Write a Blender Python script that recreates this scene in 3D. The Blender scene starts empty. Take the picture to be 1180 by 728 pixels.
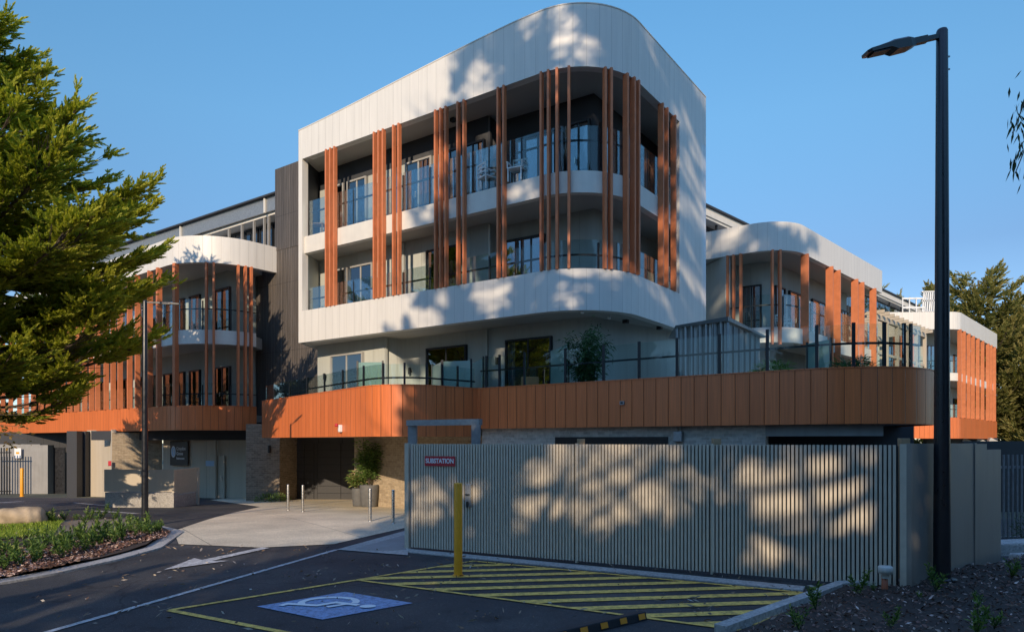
import bpy, bmesh, math, random
import numpy as np
from mathutils import Vector, Matrix
R=math.radians
SC=bpy.context.scene
COL=SC.collection

# ------------------------------------------------------------------ camera, sky, sun, exposure
F=787.0; CX=590.0; HY=508.0; EYE=2.3
cam_d=bpy.data.cameras.new('camera'); cam=bpy.data.objects.new('camera',cam_d); COL.objects.link(cam)
cam.location=(0,0,EYE); cam.rotation_euler=(R(90),0,0)
cam_d.sensor_width=36; cam_d.lens=36*F/1180; cam_d.shift_y=(HY-364)/1180
cam_d.clip_start=0.1; cam_d.clip_end=3000
SC.camera=cam
SUN_AZ=(0.16,0.987)       # horizontal travel direction of the light
SUN_EL=21.0
world=bpy.data.worlds.new("World"); SC.world=world; world.use_nodes=True
nt=world.node_tree; nt.nodes.clear()
sky=nt.nodes.new('ShaderNodeTexSky'); sky.sky_type='NISHITA'; sky.sun_disc=False
sky.sun_elevation=R(SUN_EL); sky.sun_rotation=math.atan2(-SUN_AZ[0],-SUN_AZ[1])%(2*math.pi)
sky.altitude=0; sky.air_density=0.8; sky.dust_density=0.0; sky.ozone_density=1.5
bg=nt.nodes.new('ShaderNodeBackground'); bg.inputs['Strength'].default_value=0.15
wo=nt.nodes.new('ShaderNodeOutputWorld')
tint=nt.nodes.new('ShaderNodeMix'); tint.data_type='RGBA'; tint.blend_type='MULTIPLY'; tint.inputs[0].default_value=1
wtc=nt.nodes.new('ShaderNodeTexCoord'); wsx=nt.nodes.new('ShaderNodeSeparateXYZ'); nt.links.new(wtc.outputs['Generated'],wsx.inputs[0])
wr=nt.nodes.new('ShaderNodeValToRGB'); nt.links.new(wsx.outputs[2],wr.inputs[0])   # sky tinted by height; the unseen zenith is brightened to add fill light
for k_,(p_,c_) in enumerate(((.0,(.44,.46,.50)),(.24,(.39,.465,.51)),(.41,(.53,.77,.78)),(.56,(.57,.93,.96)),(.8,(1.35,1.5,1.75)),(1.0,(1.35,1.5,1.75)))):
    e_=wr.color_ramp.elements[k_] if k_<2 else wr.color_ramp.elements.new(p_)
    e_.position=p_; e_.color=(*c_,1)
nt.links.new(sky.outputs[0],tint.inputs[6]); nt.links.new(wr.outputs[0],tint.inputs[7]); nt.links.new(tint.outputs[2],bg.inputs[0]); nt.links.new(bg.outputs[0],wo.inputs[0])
sd=bpy.data.lights.new('sun','SUN'); sd.energy=2.4; sd.angle=R(0.4); sd.color=(1.0,0.80,0.58)
sun=bpy.data.objects.new('sun',sd); COL.objects.link(sun); sun.location=(-20,-40,40)
ce=math.cos(R(SUN_EL)); L=Vector((SUN_AZ[0]*ce,SUN_AZ[1]*ce,-math.sin(R(SUN_EL))))
sun.rotation_euler=L.to_track_quat('-Z','Y').to_euler()
SC.view_settings.view_transform='Standard'; SC.view_settings.look='None'
SC.view_settings.gamma=1; SC.view_settings.exposure=0.84; SC.view_settings.use_curve_mapping=False
SC.render.engine='CYCLES'
SC.cycles.transparent_max_bounces=24; SC.cycles.max_bounces=8

# ------------------------------------------------------------------ helpers
rnd=random.Random(7)
def tag(o,label=None,cat=None,group=None,kind=None):
    if label: o['label']=label
    if cat: o['category']=cat
    if group: o['group']=group
    if kind: o['kind']=kind
    return o
def empty(name,loc=(0,0,0),rz=0,label=None,cat=None,group=None):
    o=bpy.data.objects.new(name,None); COL.objects.link(o); o.location=loc; o.rotation_euler=(0,0,rz)
    o.empty_display_size=.2
    return tag(o,label,cat,group)
class MB:
    def __init__(s): s.v=[]; s.f=[]; s.uv=[]; s.sm=[]
    def face(s,pts,uv=None,smooth=False):
        b=len(s.v); s.v+= [tuple(p) for p in pts]; s.f.append(list(range(b,b+len(pts))))
        s.uv.append(uv or [(p[0]+p[1],p[2]) for p in pts]); s.sm.append(smooth)
    def mesh(s,vs,fs,smooth=False,uvs=None):
        b=len(s.v); s.v+=[tuple(p) for p in vs]
        for i,f in enumerate(fs):
            s.f.append([b+k for k in f]); s.sm.append(smooth)
            s.uv.append(uvs[i] if uvs else [(vs[k][0]+vs[k][1],vs[k][2]) for k in f])
    def box(s,c,size,ax=(1,0),tilt=None):
        # c = centre, size=(along ax, across, height)
        ax=Vector((ax[0],ax[1],0)).normalized(); ay=Vector((-ax.y,ax.x,0)); az=Vector((0,0,1))
        if tilt: 
            az=Vector(tilt[1]).normalized(); ax=Vector(tilt[0]).normalized(); ay=az.cross(ax)
        c=Vector(c); h=[x/2 for x in size]
        vs=[c+ax*(sx*h[0])+ay*(sy*h[1])+az*(sz*h[2]) for sz in(-1,1) for sy in(-1,1) for sx in(-1,1)]
        fs=[(0,2,3,1),(4,5,7,6),(0,1,5,4),(2,6,7,3),(0,4,6,2),(1,3,7,5)]
        uvs=[]
        sz=size
        for i,f in enumerate(fs):
            w,hh=[(sz[0],sz[1]),(sz[0],sz[1]),(sz[0],sz[2]),(sz[0],sz[2]),(sz[1],sz[2]),(sz[1],sz[2])][i]
            uvs.append([(0,0),(w,0),(w,hh),(0,hh)])
        s.mesh(vs,fs,False,uvs)
    def seg(s,p,q,w,h=None):
        # square bar between two points
        p=Vector(p); q=Vector(q); d=q-p; L=d.length; 
        if L<1e-6: return
        d.normalize(); up=Vector((0,0,1)) if abs(d.z)<.95 else Vector((0,1,0))
        sd_=d.cross(up).normalized(); az=sd_.cross(d)
        s.box((p+q)/2,(L,w,h or w),tilt=(d,az))
    def tube(s,pts,rad,n=8,cap=True,smooth=True):
        pts=[Vector(p) for p in pts]; m=len(pts)
        if not hasattr(rad,'__len__'): rad=[rad]*m
        vs=[]; prev=None
        for i,p in enumerate(pts):
            t=(pts[min(i+1,m-1)]-pts[max(i-1,0)]).normalized()
            if prev is None:
                a=Vector((1,0,0)) if abs(t.x)<.9 else Vector((0,1,0)); a=(a-t*a.dot(t)).normalized()
            else: a=(prev-t*prev.dot(t)).normalized()
            prev=a; b=t.cross(a)
            for k in range(n):
                an=2*math.pi*k/n; vs.append(p+(a*math.cos(an)+b*math.sin(an))*rad[i])
        fs=[(i*n+k,i*n+(k+1)%n,(i+1)*n+(k+1)%n,(i+1)*n+k) for i in range(m-1) for k in range(n)]
        s.mesh(vs,fs,smooth)
        if cap:
            s.mesh(vs[:n][::-1],[tuple(range(n))]); s.mesh(vs[-n:],[tuple(range(n))])
    def lathe(s,c,prof,n=20,smooth=True):
        vs=[(c[0]+r*math.cos(2*math.pi*k/n),c[1]+r*math.sin(2*math.pi*k/n),c[2]+z) for r,z in prof for k in range(n)]
        m=len(prof)
        s.mesh(vs,[(i*n+k,i*n+(k+1)%n,(i+1)*n+(k+1)%n,(i+1)*n+k) for i in range(m-1) for k in range(n)],smooth)
    def prism(s,poly,z0,z1):
        n=len(poly)
        a=0
        for i in range(n):
            x0,y0=poly[i]; x1,y1=poly[(i+1)%n]; a+=x0*y1-x1*y0
        if a<0: poly=poly[::-1]
        vs=[(x,y,z0) for x,y in poly]+[(x,y,z1) for x,y in poly]
        fs=[tuple(range(n))[::-1],tuple(range(n,2*n))]+[(i,(i+1)%n,n+(i+1)%n,n+i) for i in range(n)]
        uvs=[[(vs[k][0],vs[k][1]) for k in f] for f in fs[:2]]
        t=0
        for i in range(n):
            d=math.dist(poly[i],poly[(i+1)%n]); uvs.append([(t,z0),(t+d,z0),(t+d,z1),(t,z1)]); t+=d
        s.mesh(vs,fs,False,uvs)
    def build(s,name,mat,parent=None,smooth=None,bevel=0):
        me=bpy.data.meshes.new(name)
        off=Vector(parent['_o']) if parent is not None and '_o' in parent else Vector((0,0,0))
        vs=[(p[0]-off.x,p[1]-off.y,p[2]-off.z) for p in s.v]
        me.from_pydata(vs,[],s.f)
        ul=me.uv_layers.new(name='UVMap')
        fl=[c for u in s.uv for p in u for c in (p[0],p[1])]
        ul.data.foreach_set('uv',fl)
        me.polygons.foreach_set('use_smooth',s.sm)
        me.materials.append(mat); me.validate(); me.update()
        o=bpy.data.objects.new(name,me); COL.objects.link(o)
        if bevel:
            b=o.modifiers.new('bevel','BEVEL'); b.width=bevel; b.segments=2; b.limit_method='ANGLE'
        if parent is not None:
            o.parent=parent
            if '_o' in parent: o['_o']=tuple(off)
        return o
def root_at(name,loc,label,cat,group=None):
    """Empty whose children are given in world coordinates."""
    o=empty(name,loc,0,label,cat,group); o['_o']=tuple(loc); return o
def copy_tree(o,parent=None):
    c=o.copy(); COL.objects.link(c); c.parent=parent
    for ch in list(o.children): copy_tree(ch,c)
    return c

def sub(a,b): return (a[0]-b[0],a[1]-b[1])
def fillet_path(V,rads,seg=10):
    """plan polyline with rounded corners"""
    out=[V[0]]
    for i in range(1,len(V)-1):
        r=rads[i-1]
        if r<=0: out.append(V[i]); continue
        a=Vector(sub(V[i-1],V[i])).normalized(); b=Vector(sub(V[i+1],V[i])).normalized()
        ang=math.acos(max(-1,min(1,a.dot(b)))); t=r/math.tan(ang/2)
        p=Vector(V[i])+a*t; q=Vector(V[i])+b*t
        c=Vector(V[i])+(a+b).normalized()*(r/math.sin(ang/2))
        a0=math.atan2(p.y-c.y,p.x-c.x); a1=math.atan2(q.y-c.y,q.x-c.x)
        d=(a1-a0+math.pi)%(2*math.pi)-math.pi
        for k in range(seg+1):
            an=a0+d*k/seg; out.append((c.x+r*math.cos(an),c.y+r*math.sin(an)))
    out.append(V[-1]); return out
def arclen(P):
    s=[0]
    for i in range(1,len(P)): s.append(s[-1]+math.dist(P[i],P[i-1]))
    return s
def at_s(P,S,s):
    s=max(0,min(S[-1],s))
    for i in range(1,len(P)):
        if s<=S[i]+1e-9:
            t=(s-S[i-1])/max(1e-9,S[i]-S[i-1])
            d=Vector(sub(P[i],P[i-1])).normalized()
            return (P[i-1][0]+(P[i][0]-P[i-1][0])*t,P[i-1][1]+(P[i][1]-P[i-1][1])*t),(d.x,d.y)
def cut(P,s0,s1):
    S=arclen(P); out=[at_s(P,S,s0)[0]]
    out+=[P[i] for i in range(len(P)) if s0+1e-6<S[i]<s1-1e-6]
    out.append(at_s(P,S,s1)[0]); return out
def offset(P,d):
    """offset to the left of travel (inward when walking left to right facing the building: +)"""
    n=len(P); out=[]
    for i in range(n):
        ns=[]
        if i>0: t=Vector(sub(P[i],P[i-1])).normalized(); ns.append(Vector((-t.y,t.x)))
        if i<n-1: t=Vector(sub(P[i+1],P[i])).normalized(); ns.append(Vector((-t.y,t.x)))
        if len(ns)==2:
            m=(ns[0]+ns[1]).normalized(); k=1/max(.35,m.dot(ns[0]))
        else: m=ns[0]; k=1
        out.append((P[i][0]+m.x*d*k,P[i][1]+m.y*d*k))
    return out
def ribbon(mb,P,z0,z1,th,s_off=0,smooth=True):
    """thick wall along P; the front is P, thickness th goes to the left; z0,z1 numbers or f(s)"""
    S=arclen(P); Q=offset(P,th); n=len(P)
    f0=z0 if callable(z0) else (lambda s:z0); f1=z1 if callable(z1) else (lambda s:z1)
    o=[(P[i][0],P[i][1],f0(S[i])) for i in range(n)]+[(P[i][0],P[i][1],f1(S[i])) for i in range(n)]
    q=[(Q[i][0],Q[i][1],f0(S[i])) for i in range(n)]+[(Q[i][0],Q[i][1],f1(S[i])) for i in range(n)]
    u=[s+s_off for s in S]
    fs=[(i,i+1,n+i+1,n+i) for i in range(n-1)]
    uv=[[(u[i],o[i][2]),(u[i+1],o[i+1][2]),(u[i+1],o[n+i+1][2]),(u[i],o[n+i][2])] for i in range(n-1)]
    mb.mesh(o,fs,smooth,uv)
    mb.mesh(q,[f[::-1] for f in fs],smooth,[x[::-1] for x in uv])
    for i in range(n-1):
        mb.face([o[n+i],o[n+i+1],q[n+i+1],q[n+i]],[(u[i],0),(u[i],0),(u[i],0),(u[i],0)])
        mb.face([o[i+1],o[i],q[i],q[i+1]],[(u[i],0)]*4)
    mb.face([o[0],o[n],q[n],q[0]],[(0.2,0)]*4); mb.face([o[n-1],q[n-1],q[2*n-1],o[2*n-1]],[(0.2,0)]*4)
def hit(P,px):
    """where the vertical plane of sight through image column px meets plan polyline P: arclength"""
    k=(px-CX)/F; S=arclen(P); best=None
    for i in range(1,len(P)):
        a=P[i-1][0]-k*P[i-1][1]; b=P[i][0]-k*P[i][1]
        if a*b<=0 and a!=b:
            t=a/(a-b); y=P[i-1][1]+(P[i][1]-P[i-1][1])*t
            if best is None or y<best[1]: best=(S[i-1]+(S[i]-S[i-1])*t,y)
    if best is None:
        d0=abs(P[0][0]-k*P[0][1]); d1=abs(P[-1][0]-k*P[-1][1]); return 0 if d0<d1 else S[-1]
    return best[0]
def gz(y):
    """height of the ground: level by the camera, falling gently towards the building"""
    y=min(y,52.0); t=(y-20.6)/1.5
    sp=t if t>20 else math.log1p(math.exp(t)) if t>-30 else 0
    return -0.044*1.5*sp
def g(px,py,h=0):
    y=15.0
    for _ in range(60): y=(EYE-gz(y)-h)*F/(py-HY)
    return ((px-CX)/F*y,y)

# ------------------------------------------------------------------ materials
def new_mat(name):
    m=bpy.data.materials.new(name); m.use_nodes=True; n=m.node_tree; n.nodes.clear()
    out=n.nodes.new('ShaderNodeOutputMaterial'); p=n.nodes.new('ShaderNodeBsdfPrincipled')
    n.links.new(p.outputs[0],out.inputs[0]); return m,n,p,out
def N(n,t,**kw):
    x=n.nodes.new(t)
    for k,v in kw.items():
        if k in x.inputs: x.inputs[k].default_value=v
        else: setattr(x,k,v)
    return x
def rgba(c): return (c[0],c[1],c[2],1)
def ramp(n,fac,stops):
    r=n.nodes.new('ShaderNodeValToRGB'); n.links.new(fac,r.inputs[0])
    els=r.color_ramp.elements
    while len(els)<len(stops): els.new(.5)
    for e,(p,c) in zip(els,stops): e.position=p; e.color=rgba(c) if hasattr(c,'__len__') else (c,c,c,1)
    return r
def mul(n,a,b,fac=1.0,mode='MULTIPLY'):
    m=n.nodes.new('ShaderNodeMix'); m.data_type='RGBA'; m.blend_type=mode; m.inputs[0].default_value=fac
    for s,i in((a,6),(b,7)):
        if hasattr(s,'links'): n.links.new(s,m.inputs[i])
        else: m.inputs[i].default_value=rgba(s)
    return m.outputs[2]
def basic(name,col,rough=.5,metal=0,var=.12,scale=3,bump=0.0,bscale=60,spec=.5,stain=0,aniso=None):
    """solid colour with mottling, optional fine bump and vertical weather stains"""
    m,n,p,out=new_mat(name)
    tc=N(n,'ShaderNodeTexCoord'); no=N(n,'ShaderNodeTexNoise'); no.inputs['Scale'].default_value=scale; no.inputs['Detail'].default_value=6
    n.links.new(tc.outputs['Object'],no.inputs['Vector'])
    r=ramp(n,no.outputs[0],[(.3,1-var),(.7,1+var)])
    c=mul(n,col,r.outputs[0])
    if stain:
        mp=N(n,'ShaderNodeMapping'); mp.inputs['Scale'].default_value=(3,3,.25); n.links.new(tc.outputs['Object'],mp.inputs[0])
        n2=N(n,'ShaderNodeTexNoise'); n2.inputs['Scale'].default_value=2.2; n2.inputs['Detail'].default_value=8; n.links.new(mp.outputs[0],n2.inputs[0])
        r2=ramp(n,n2.outputs[0],[(.45,1.0),(.75,1-stain)]); c=mul(n,c,r2.outputs[0])
    n.links.new(c,p.inputs['Base Color'])
    rr=ramp(n,no.outputs[0],[(.2,max(0,rough-.08)),(.8,min(1,rough+.08))]); n.links.new(rr.outputs[0],p.inputs['Roughness'])
    p.inputs['Metallic'].default_value=metal; p.inputs['Specular IOR Level'].default_value=spec
    if bump:
        nb=N(n,'ShaderNodeTexNoise'); nb.inputs['Scale'].default_value=bscale; nb.inputs['Detail'].default_value=4
        n.links.new(tc.outputs['Object'],nb.inputs['Vector'])
        b=N(n,'ShaderNodeBump'); b.inputs['Strength'].default_value=bump; b.inputs['Distance'].default_value=.02
        n.links.new(nb.outputs[0],b.inputs['Height']); n.links.new(b.outputs[0],p.inputs['Normal'])
    return m
def seamed(name,col,pitch=.4,rough=.45,metal=0,seam=.014,dark=.35,var=.05,board=0.0,grain=0.0,joint=None,spec=.5,bstr=.7):
    """panels with vertical joints every pitch metres along U"""
    m,n,p,out=new_mat(name)
    uv=N(n,'ShaderNodeUVMap'); sx=N(n,'ShaderNodeSeparateXYZ'); n.links.new(uv.outputs[0],sx.inputs[0])
    def M(op,a,b=None):
        x=n.nodes.new('ShaderNodeMath'); x.operation=op
        for i,s in enumerate((a,b)):
            if s is None: continue
            if hasattr(s,'links'): n.links.new(s,x.inputs[i])
            else: x.inputs[i].default_value=s
        return x.outputs[0]
    u=M('DIVIDE',sx.outputs[0],pitch); fr=M('FRACT',u)
    d=M('ABSOLUTE',M('SUBTRACT',fr,.5)); e=M('SUBTRACT',.5,d)     # distance to the joint in pitches
    mask=M('LESS_THAN',e,seam/2/pitch)
    if joint:
        v=M('FRACT',M('DIVIDE',sx.outputs[1],joint)); ev=M('SUBTRACT',.5,M('ABSOLUTE',M('SUBTRACT',v,.5)))
        mask=M('MAXIMUM',mask,M('LESS_THAN',ev,.008/joint))
    wn=N(n,'ShaderNodeTexWhiteNoise'); wn.noise_dimensions='1D'; n.links.new(M('FLOOR',u),wn.inputs['W'])
    br=ramp(n,wn.outputs[0],[(0,1-var-board),(1,1+var+board)])
    c=mul(n,col,br.outputs[0])
    tc=N(n,'ShaderNodeTexCoord'); mp=N(n,'ShaderNodeMapping'); mp.inputs['Scale'].default_value=(4,4,.3) if not grain else (14,14,.5)
    n.links.new(tc.outputs['Object'],mp.inputs[0])
    no=N(n,'ShaderNodeTexNoise'); no.inputs['Scale'].default_value=1.5; no.inputs['Detail'].default_value=7; n.links.new(mp.outputs[0],no.inputs[0])
    g2=.05+grain; r2=ramp(n,no.outputs[0],[(.3,1-g2),(.7,1+g2)]); c=mul(n,c,r2.outputs[0])
    mx=n.nodes.new('ShaderNodeMix'); mx.data_type='RGBA'; n.links.new(mask,mx.inputs[0]); n.links.new(c,mx.inputs[6])
    mx.inputs[7].default_value=rgba([x*dark for x in col]); n.links.new(mx.outputs[2],p.inputs['Base Color'])
    p.inputs['Roughness'].default_value=rough; p.inputs['Metallic'].default_value=metal; p.inputs['Specular IOR Level'].default_value=spec
    sm=n.nodes.new('ShaderNodeMapRange'); n.links.new(e,sm.inputs[0]); sm.inputs[1].default_value=0; sm.inputs[2].default_value=seam*1.2/pitch
    b=N(n,'ShaderNodeBump'); b.inputs['Strength'].default_value=bstr; b.inputs['Distance'].default_value=.02
    n.links.new(sm.outputs[0],b.inputs['Height']); 
    b2=N(n,'ShaderNodeBump'); b2.inputs['Strength'].default_value=.08; b2.inputs['Distance'].default_value=.05
    no2=N(n,'ShaderNodeTexNoise'); no2.inputs['Scale'].default_value=1.3; n.links.new(tc.outputs['Object'],no2.inputs[0])
    n.links.new(no2.outputs[0],b2.inputs['Height']); n.links.new(b.outputs[0],b2.inputs['Normal']); n.links.new(b2.outputs[0],p.inputs['Normal'])
    return m
def brick(name,c1,c2,mortar,w=.24,h=.086):
    m,n,p,out=new_mat(name)
    uv=N(n,'ShaderNodeUVMap'); bt=N(n,'ShaderNodeTexBrick'); n.links.new(uv.outputs[0],bt.inputs['Vector'])
    bt.inputs['Scale'].default_value=1; bt.inputs['Brick Width'].default_value=w; bt.inputs['Row Height'].default_value=h
    bt.inputs['Mortar Size'].default_value=.006; bt.inputs['Mortar Smooth'].default_value=.1; bt.inputs['Bias'].default_value=0
    bt.inputs['Color1'].default_value=rgba(c1); bt.inputs['Color2'].default_value=rgba(c2); bt.inputs['Mortar'].default_value=rgba(mortar)
    tc=N(n,'ShaderNodeTexCoord'); no=N(n,'ShaderNodeTexNoise'); no.inputs['Scale'].default_value=9; no.inputs['Detail'].default_value=6; n.links.new(tc.outputs['Object'],no.inputs[0])
    r=ramp(n,no.outputs[0],[(.3,.82),(.7,1.15)]); n.links.new(mul(n,bt.outputs[0],r.outputs[0]),p.inputs['Base Color'])
    p.inputs['Roughness'].default_value=.9
    b=N(n,'ShaderNodeBump'); b.inputs['Strength'].default_value=.8; b.inputs['Distance'].default_value=.01; b.invert=True
    n.links.new(bt.outputs['Fac'],b.inputs['Height']); n.links.new(b.outputs[0],p.inputs['Normal'])
    return m
def glass(name,tint,refl=.12,rough=.0,op=0.0,opc=(.5,.6,.6),fk=1.0):
    m,n,p,out=new_mat(name); n.nodes.remove(p)
    tr=N(n,'ShaderNodeBsdfTransparent'); tr.inputs[0].default_value=rgba(tint)
    gl=N(n,'ShaderNodeBsdfGlossy'); gl.inputs['Roughness'].default_value=rough+.01; gl.inputs[0].default_value=(.95,.97,1,1)
    fr=N(n,'ShaderNodeFresnel'); fr.inputs[0].default_value=1.5
    tc=N(n,'ShaderNodeTexCoord'); no=N(n,'ShaderNodeTexNoise'); no.inputs['Scale'].default_value=.8; n.links.new(tc.outputs['Object'],no.inputs[0])
    b=N(n,'ShaderNodeBump'); b.inputs['Strength'].default_value=.06; b.inputs['Distance'].default_value=.05; n.links.new(no.outputs[0],b.inputs['Height'])
    n.links.new(b.outputs[0],gl.inputs['Normal'])
    ad=N(n,'ShaderNodeMath',operation='MULTIPLY_ADD'); n.links.new(fr.outputs[0],ad.inputs[0]); ad.inputs[1].default_value=fk; ad.inputs[2].default_value=refl-.04*fk; ad.use_clamp=True
    mx=N(n,'ShaderNodeMixShader'); n.links.new(ad.outputs[0],mx.inputs[0]); n.links.new(tr.outputs[0],mx.inputs[1]); n.links.new(gl.outputs[0],mx.inputs[2])
    last=mx.outputs[0]
    if op:
        df=N(n,'ShaderNodeBsdfDiffuse'); df.inputs[0].default_value=rgba(opc)
        m2=N(n,'ShaderNodeMixShader'); m2.inputs[0].default_value=op; n.links.new(last,m2.inputs[1]); n.links.new(df.outputs[0],m2.inputs[2]); last=m2.outputs[0]
    n.links.new(last,out.inputs[0]); return m
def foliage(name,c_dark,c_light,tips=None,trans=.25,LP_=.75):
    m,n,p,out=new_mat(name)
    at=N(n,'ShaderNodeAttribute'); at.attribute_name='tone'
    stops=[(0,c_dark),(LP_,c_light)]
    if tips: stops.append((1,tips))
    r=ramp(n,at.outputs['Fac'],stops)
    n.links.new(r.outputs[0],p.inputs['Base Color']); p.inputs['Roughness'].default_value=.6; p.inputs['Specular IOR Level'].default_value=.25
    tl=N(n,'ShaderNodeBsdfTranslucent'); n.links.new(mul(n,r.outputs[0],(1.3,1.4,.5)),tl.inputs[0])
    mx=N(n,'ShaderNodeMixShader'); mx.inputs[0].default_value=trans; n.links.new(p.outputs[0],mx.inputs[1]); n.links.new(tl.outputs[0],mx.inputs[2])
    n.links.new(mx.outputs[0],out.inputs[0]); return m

M={}
M['white']=seamed('white_metal_cladding',(.72,.69,.635),pitch=.42,rough=.42,seam=.010,dark=.62,var=.01,bstr=.35)
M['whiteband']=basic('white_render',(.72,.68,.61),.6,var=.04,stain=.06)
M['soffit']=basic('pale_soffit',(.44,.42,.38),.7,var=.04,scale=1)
M['copper']=seamed('copper_cladding',(.68,.180,.054),pitch=.36,rough=.36,metal=0.0,seam=.014,dark=.3,var=.07,grain=.08)
M['batten']=basic('terracotta_batten',(.60,.195,.082),.5,var=.10,scale=4,spec=.35)
M['darkclad']=seamed('dark_timber_cladding',(.115,.098,.085),pitch=.135,rough=.75,seam=.02,dark=.25,var=.08,board=.10,grain=.25,joint=3.4)
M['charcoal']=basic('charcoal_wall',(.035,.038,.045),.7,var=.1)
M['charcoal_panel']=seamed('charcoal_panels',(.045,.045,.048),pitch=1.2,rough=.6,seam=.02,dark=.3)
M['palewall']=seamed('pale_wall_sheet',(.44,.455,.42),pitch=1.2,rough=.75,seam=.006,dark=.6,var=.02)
M['beigewall']=seamed('beige_wall_sheet',(.52,.45,.35),pitch=1.5,rough=.8,seam=.012,dark=.4,var=.04)
M['greywall']=basic('grey_render_wall',(.30,.29,.275),.85,var=.08,scale=2,stain=.12)
M['brick']=brick('tan_brick',(.44,.345,.23),(.33,.25,.165),(.50,.42,.30))
M['brickgrey']=brick('grey_brick',(.56,.50,.43),(.40,.35,.30),(.58,.54,.48))
M['brickbrown']=brick('brown_brick',(.36,.28,.20),(.22,.17,.12),(.40,.34,.27))
M['frame']=basic('dark_aluminium',(.022,.024,.028),.4,metal=.3,var=.1)
M['frame_pale']=basic('pale_door_frame',(.38,.37,.35),.5,var=.05)
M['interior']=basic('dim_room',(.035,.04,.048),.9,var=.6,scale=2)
M['curtain']=seamed('pale_curtain',(.45,.46,.46),pitch=.09,rough=.9,seam=.03,dark=.6,var=.08)
M['pane']=glass('window_glass',(.55,.68,.78),refl=.22)
M['glass']=glass('balustrade_glass',(.90,.96,.955),refl=.022,fk=.42)
M['glasstower']=glass('tower_balustrade_glass',(.86,.93,.94),refl=.03,fk=.45)
M['frost']=glass('frosted_green_glass',(.6,.8,.74),refl=.1,rough=.1,op=.5,opc=(.33,.48,.43))
M['steel']=basic('galvanised_steel',(.33,.34,.345),.45,metal=.6,var=.15,scale=12)
M['stainless']=basic('stainless_steel',(.62,.60,.57),.28,metal=.95,var=.05,scale=20)
M['blackmetal']=basic('black_painted_metal',(.013,.014,.018),.32,var=.2,scale=10,spec=.6)
M['slat']=basic('grey_aluminium_slat',(.60,.525,.41),.45,metal=.15,var=.06,scale=8)
M['fenceback']=basic('dark_fence_backing',(.055,.054,.052),.8)
M['fencepanel']=basic('grey_sheet_panel',(.27,.245,.21),.5,metal=.2,var=.06,scale=1.5,stain=.1)
M['timberpost']=basic('tan_post',(.40,.27,.15),.7,var=.12,scale=8)
M['yellow']=basic('yellow_paint',(.85,.37,.02),.4,var=.06,scale=6,stain=.08)
M['red']=basic('red_sign_paint',(.50,.022,.035),.4,var=.05)
M['whitepaint']=basic('white_lettering',(.8,.8,.8),.5,var=.02)
M['signdark']=basic('dark_sign_board',(.035,.032,.03),.45)
M['signblue']=basic('pale_blue_emblem',(.35,.50,.68),.5,var=.05)
M['corr']=seamed('galvanised_corrugated',(.33,.345,.34),pitch=.14,rough=.42,metal=.3,seam=.05,dark=.3,var=.06,grain=.15,spec=.5)  # dark stripes put the shade between the corrugations into the colour
M['pot']=basic('grey_stone_pot',(.13,.13,.13),.7,var=.15,scale=6,bump=.3)
M['rubber']=basic('black_rubber',(.015,.015,.017),.7,bump=.3)
M['orangeref']=basic('amber_reflector',(.75,.30,.03),.35,var=.05)
M['bark']=basic('tree_bark',(.10,.075,.055),.9,var=.35,scale=7,bump=.8,bscale=18)
M['pipe']=basic('terracotta_pipe',(.42,.11,.045),.5,var=.1)
M['pvc']=basic('cream_pvc',(.62,.60,.54),.45,var=.05)
M['cypress']=foliage('cypress_foliage',(.030,.050,.012),(.30,.34,.045),(.68,.62,.10),.40,.50)
M['cypress_far']=foliage('far_cypress_foliage',(.08,.09,.035),(.25,.25,.085),(.36,.28,.10),.3,.6)
M['leafgreen']=foliage('garden_leaf',(.03,.07,.02),(.13,.22,.05),(.28,.34,.10),.3)
M['bamboo']=foliage('bamboo_leaf',(.015,.045,.018),(.05,.12,.045),(.10,.18,.07),.3)
M['flowering']=foliage('oleander_leaf',(.06,.13,.03),(.26,.34,.10),(.55,.35,.22),.3)
M['shade']=foliage('dark_cypress_foliage',(.012,.020,.008),(.045,.055,.018),(.07,.08,.025),.03)
M['eucalypt']=foliage('eucalypt_leaf',(.02,.035,.018),(.06,.09,.04),(.11,.14,.06),.2)
M['brownleaf']=foliage('autumn_leaf',(.10,.06,.02),(.28,.19,.05),(.36,.22,.07),.3)
M['grass']=foliage('lawn_grass',(.07,.13,.015),(.30,.42,.05),(.48,.50,.12),.3)
M['litter']=foliage('dry_leaf_litter',(.16,.09,.05),(.36,.28,.20),(.60,.55,.47),0.05)
M['chips']=foliage('bark_mulch_chips',(.022,.014,.010),(.24,.13,.10),(.72,.56,.48),0.02)
M['boulder']=basic('sandstone_boulder',(.40,.31,.21),.9,var=.35,scale=3,bump=1.0,bscale=7)
M['furn']=basic('white_outdoor_furniture',(.7,.7,.68),.5)
M['wood']=basic('timber_furniture',(.35,.18,.08),.6,var=.2)
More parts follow.
